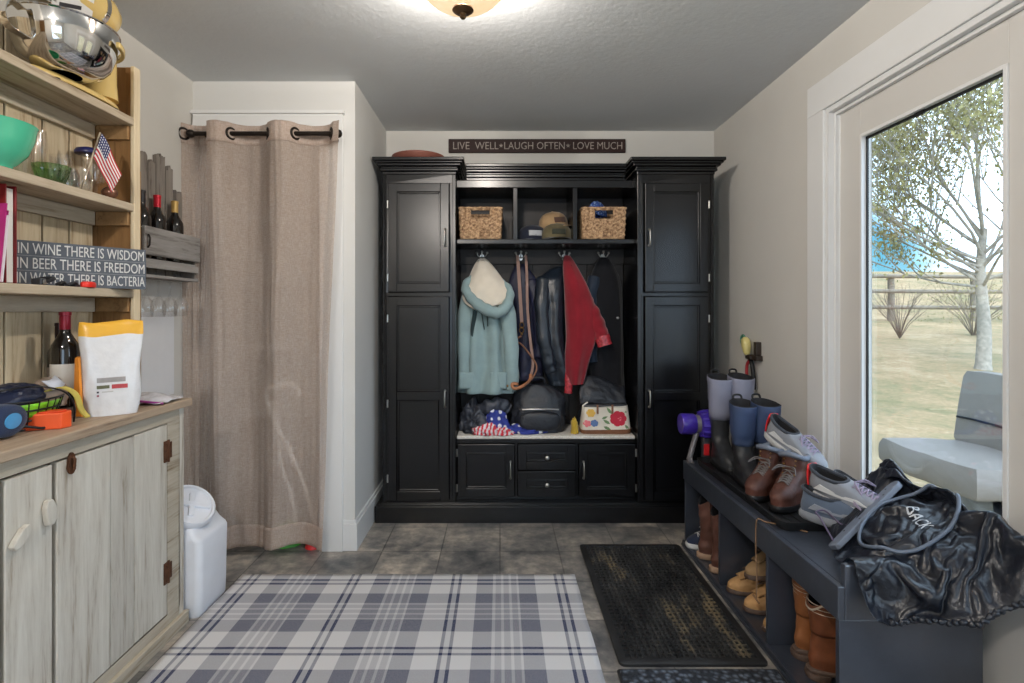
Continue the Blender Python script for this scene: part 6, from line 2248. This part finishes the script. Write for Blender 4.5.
# ------------------------------------------------------------------ ceiling lamp
lp = thing('ceiling_lamp', 'flush ceiling lamp with amber glass bowl and bronze finial', 'lamp', (-.124, 1.773, ZC))
bz = plain('bronze_fitting', (120, 92, 66), .35, .8)
MB().lathe([(.02, 0), (.165, 0), (.175, -.008), (.172, -.022), (.150, -.030), (.02, -.030)], 40).build('ceiling_pan', bz, lp, smooth=40)
t = NT('amber_glass')
t.t.nodes.remove(t.p)
em = t.n('ShaderNodeEmission')
vv = t.coord()
ef = t.noise(vv, 9, 3)
t.l(t.ramp(ef, [(.3, (1.0, .58, .26, 1)), (.7, (1.0, .76, .46, 1))]), em.inputs['Color'])
em.inputs['Strength'].default_value = .8
trn = t.n('ShaderNodeBsdfTransparent')
mxs = t.n('ShaderNodeMixShader')
mxs.inputs[0].default_value = .72
t.l(trn.outputs[0], mxs.inputs[1])
t.l(em.outputs[0], mxs.inputs[2])
t.l(mxs.outputs[0], t.out.inputs['Surface'])
prof = [(.168, -.034)] + [(.170 * cos(a), -.036 - .149 * sin(a)) for a in [radians(x) for x in range(0, 90, 6)]] + [(.012, -.1848)]
MB().lathe(prof, 48, cap0=False, cap1=False).build('glass_bowl', t.m, lp, smooth=50)
MB().lathe([(.004, -.170), (.034, -.182), (.036, -.188), (.026, -.196), (.012, -.200), (.008, -.206), (.011, -.210), (.007, -.216), (.001, -.217)], 28).build('finial', bz, lp, smooth=40)
ld_ = bpy.data.lights.new('lamp_bulb', 'POINT')
ld_.energy = LAMP_W * 1.15
ld_.color = (1.0, .93, .85)
ld_.shadow_soft_size = .05
lo = bpy.data.objects.new('lamp_bulb', ld_)
C.objects.link(lo)
lo.parent = lp
lo.location = (0, 0, -.068)
# unseen copy of the lamp, added behind the viewer to brighten the room
fill_lamp = dup(lp, 'unseen flush ceiling lamp added as fill light nearer the rear window', (-.70, -.75, ZC))
for ch in fill_lamp.children:
    if ch.type == 'LIGHT':
        ch.data = ch.data.copy()
        ch.data.energy = LAMP_W * 2.6
# ------------------------------------------------------------------ black gear cover draped over the near end of the bench
def drape():
    """let a cloth settle over the bench end, then keep the settled shape as plain mesh data"""
    tmp = []
    def solid(name, mb):
        o = mb.build(name, W['rubber'])
        md = o.modifiers.new('collision', 'COLLISION')
        o.collision.thickness_outer = .004
        o.collision.cloth_friction = 12
        tmp.append(o)
        return o
    solid('drape_bench', MB().box(.90, 1.41, 1.527, 2.9, .30, .452).box(.972, 1.398, 1.524, 1.552, .0, .515))
    solid('drape_wall', MB().box(1.412, 1.60, .6, 2.6, .0, 1.4))
    lump = MB()
    lump.ball((1.41, 1.68, .42), .29, .40, .20, 32)
    lump.ball((1.24, 1.60, .44), .12, .13, .10, 24)
    lump.ball((1.36, 1.42, .50), .07, .12, .09, 24)
    solid('drape_lump', lump)
    NX, NY = 64, 88
    ang = radians(-24)
    def f(u, v):
        a, b = (u - .5) * .47, (v - .5) * .64
        x = 1.272 + a * cos(ang) - b * sin(ang)
        y = 1.655 + a * sin(ang) + b * cos(ang)
        if x > 1.395:
            x = 1.395 - (x - 1.395) * .2
        z = .66 + .11 * nz(u * 3.2, v * 3.8, 2.0) + .03 * nz(u * 7, v * 8, 7.0)
        return Vector((x, y, z))
    cl = MB().grid(f, NX, NY).build('gear_cover_body', W['rubber'], smooth=80)
    vg = cl.vertex_groups.new(name='pin')
    vg.add([v.index for v in cl.data.vertices if v.co.x > 1.372 and v.index % 5 == 0], 1.0, 'REPLACE')
    md = cl.modifiers.new('cloth', 'CLOTH')
    md.settings.vertex_group_mass = 'pin'
    s = md.settings
    s.quality = 7
    s.mass = .25
    s.tension_stiffness = 12
    s.compression_stiffness = 12
    s.shear_stiffness = 5
    s.bending_stiffness = 14.0
    s.shrink_min = -.05
    s.shrink_max = -.05
    s.air_damping = 2
    md.collision_settings.collision_quality = 3
    md.collision_settings.distance_min = .004
    md.collision_settings.friction = 40
    md.collision_settings.use_self_collision = True
    md.collision_settings.self_distance_min = .004
    for fr in range(1, 46):
        SC.frame_set(fr)
    dg = bpy.context.evaluated_depsgraph_get()
    me = bpy.data.meshes.new_from_object(cl.evaluated_get(dg))
    SC.frame_set(1)
    for o in tmp + [cl]:
        d = o.data
        bpy.data.objects.remove(o)
        bpy.data.meshes.remove(d)
    return me, NX, NY
me_c, NX_, NY_ = drape()
co = (1.22, 1.62, BH)
gc = thing('gear_cover', 'crumpled black nylon gear cover draped over the near bench end', 'cover', co)
gearm = puff_mat('black_gear_nylon', (27, 31, 40), .28)
me_c.materials.clear()
me_c.materials.append(gearm)
for v_ in me_c.vertices:
    v_.co -= Vector(co)
    v_.co.z += .001
for p in me_c.polygons:
    p.use_smooth = True
body = bpy.data.objects.new('body', me_c)
C.objects.link(body)
body.parent = gc
sd = body.modifiers.new('solid', 'SOLIDIFY')
sd.thickness = .003
sd.offset = 1
sb = body.modifiers.new('sub', 'SUBSURF')
sb.levels = 1
sb.render_levels = 1
TREE = BVHTree.FromPolygons([v.co.copy() for v in me_c.vertices], [tuple(p.vertices) for p in me_c.polygons])
def onto(x, y, lift=.006):
    """world x,y -> point on the cover in its own space"""
    h = TREE.ray_cast(Vector((x - co[0], y - co[1], 2)), Vector((0, 0, -1)))
    if h[0] is None:
        return Vector((x - co[0], y - co[1], .1))
    return h[0] + Vector((0, 0, lift))

# gathered hem along the near edge
edge = [me_c.vertices[i * (NY_ + 1)].co.copy() for i in range(NX_ + 1)]
P = bez(edge[3:-2], 260)
m = MB()
m.tube([p + Vector((.003 * sin(i * .9), -.004, .003 * sin(i * .63 + 1))) for i, p in enumerate(P)], [.0065 + .0018 * sin(i * .85) + .002 * nz(i * .3) for i in range(len(P))], 8)
m.build('gathered_hem', gearm, gc, smooth=70)
# piping loop lying over the folds
def ring_pt(k, n, cx_, cy_, ra, rb, rot):
    a = 2 * pi * k / n
    x, y = ra * cos(a), rb * sin(a)
    return onto(cx_ + x * cos(rot) - y * sin(rot), cy_ + x * sin(rot) + y * cos(rot), .008)
pts = [ring_pt(k, 40, 1.255, 1.632, .140, .108, .25) for k in range(40)]
for _ in range(3):
    pts = [Vector((p.x, p.y, max(p.z, (pts[i - 1].z + pts[(i + 1) % 40].z) / 2))) for i, p in enumerate(pts)]
m = MB()
m.tube(bez(pts, 160, closed=True), .0055, 8, closed=True)
m.build('piping', plain('slate_piping', (96, 106, 122), .45), gc, smooth=60)
# printed letters follow the folds
me_t = text_mesh('BACK', 1.0, .0)
x0_, x1_, y0_, y1_ = mesh_bounds(me_t)
bm_ = bmesh.new()
bm_.from_mesh(me_t)
bmesh.ops.subdivide_edges(bm_, edges=bm_.edges, cuts=2)
bmesh.ops.triangulate(bm_, faces=bm_.faces)
TC, TD = Vector((1.272, 1.606)), Vector((-.25, -.97)).normalized()
TN = Vector((-TD.y, TD.x))
for v_ in bm_.verts:
    a = ((v_.co.x - x0_) / (x1_ - x0_) - .5) * .094
    b_ = ((v_.co.y - y0_) / (y1_ - y0_) - .5) * .034
    q = TC + TD * a + TN * b_
    near = [onto(q.x + dx_, q.y + dy_, .007) for dx_ in (-.007, 0, .007) for dy_ in (-.007, 0, .007)]
    v_.co = Vector((near[4].x, near[4].y, max(p_.z for p_ in near)))
bm_.to_mesh(me_t)
bm_.free()
me_t.materials.append(plain('silver_print', (186, 190, 196), .5))
ot = bpy.data.objects.new('lettering', me_t)
C.objects.link(ot)
ot.parent = gc
# long grey bar lying across the cover
A_, B_ = onto(1.105, 1.715, .024) + Vector(co), onto(1.340, 1.790, .026) + Vector(co)
gb_ = thing('plastic_bar', 'long grey plastic bar with a rounded end resting on the gear cover', 'bar', tuple((A_ + B_) / 2))
D_ = (B_ - A_)
L_ = D_.length
Rm = D_.to_track_quat('X', 'Z').to_matrix().to_4x4() @ Matrix.Rotation(radians(-32), 4, 'X')
pts = [(-L_ / 2 - .02, -.026), (L_ / 2 - .01, -.030)] + [(L_ / 2 - .01 + .030 * sin(a), -.030 * cos(a)) for a in [pi * k / 10 for k in range(1, 10)]] + [(L_ / 2 - .01, .030), (-L_ / 2 - .02, .026), (-L_ / 2 - .03, .018), (-L_ / 2 - .03, -.018)]
m = MB().prism(pts, 0, .018, Rm)
m.build('bar', plain('slate_grey_plastic', (112, 120, 134), .45, var=.08), gb_, bevel=.003)
m = MB()
for x, y in ((-.10, .010), (-.04, -.012), (.03, .012), (.085, -.012), (.12, .010)):
    m.lathe([(.0038, .0178), (.0038, .0186), (.001, .0186)], 10, (x, y, 0), Rm)
m.build('screw_hole', W['rubber'], gb_)
# thin drawstring at the tray end
m = MB()
pts = [onto(x, y, .005) + Vector(co) for x, y in ((1.10, 1.72), (1.075, 1.78), (1.09, 1.83), (1.13, 1.84), (1.16, 1.80), (1.17, 1.76))]
pts = [Vector((p.x, p.y, max(p.z, BH + .005))) for p in pts]
m.tube(bez(pts, 40), .003, 6)
tag(m.build('drawstring', plain('violet_grey_cord', (86, 74, 96), .7), smooth=60), 'dark violet drawstring looped beside the grey plastic bar', 'drawstring')
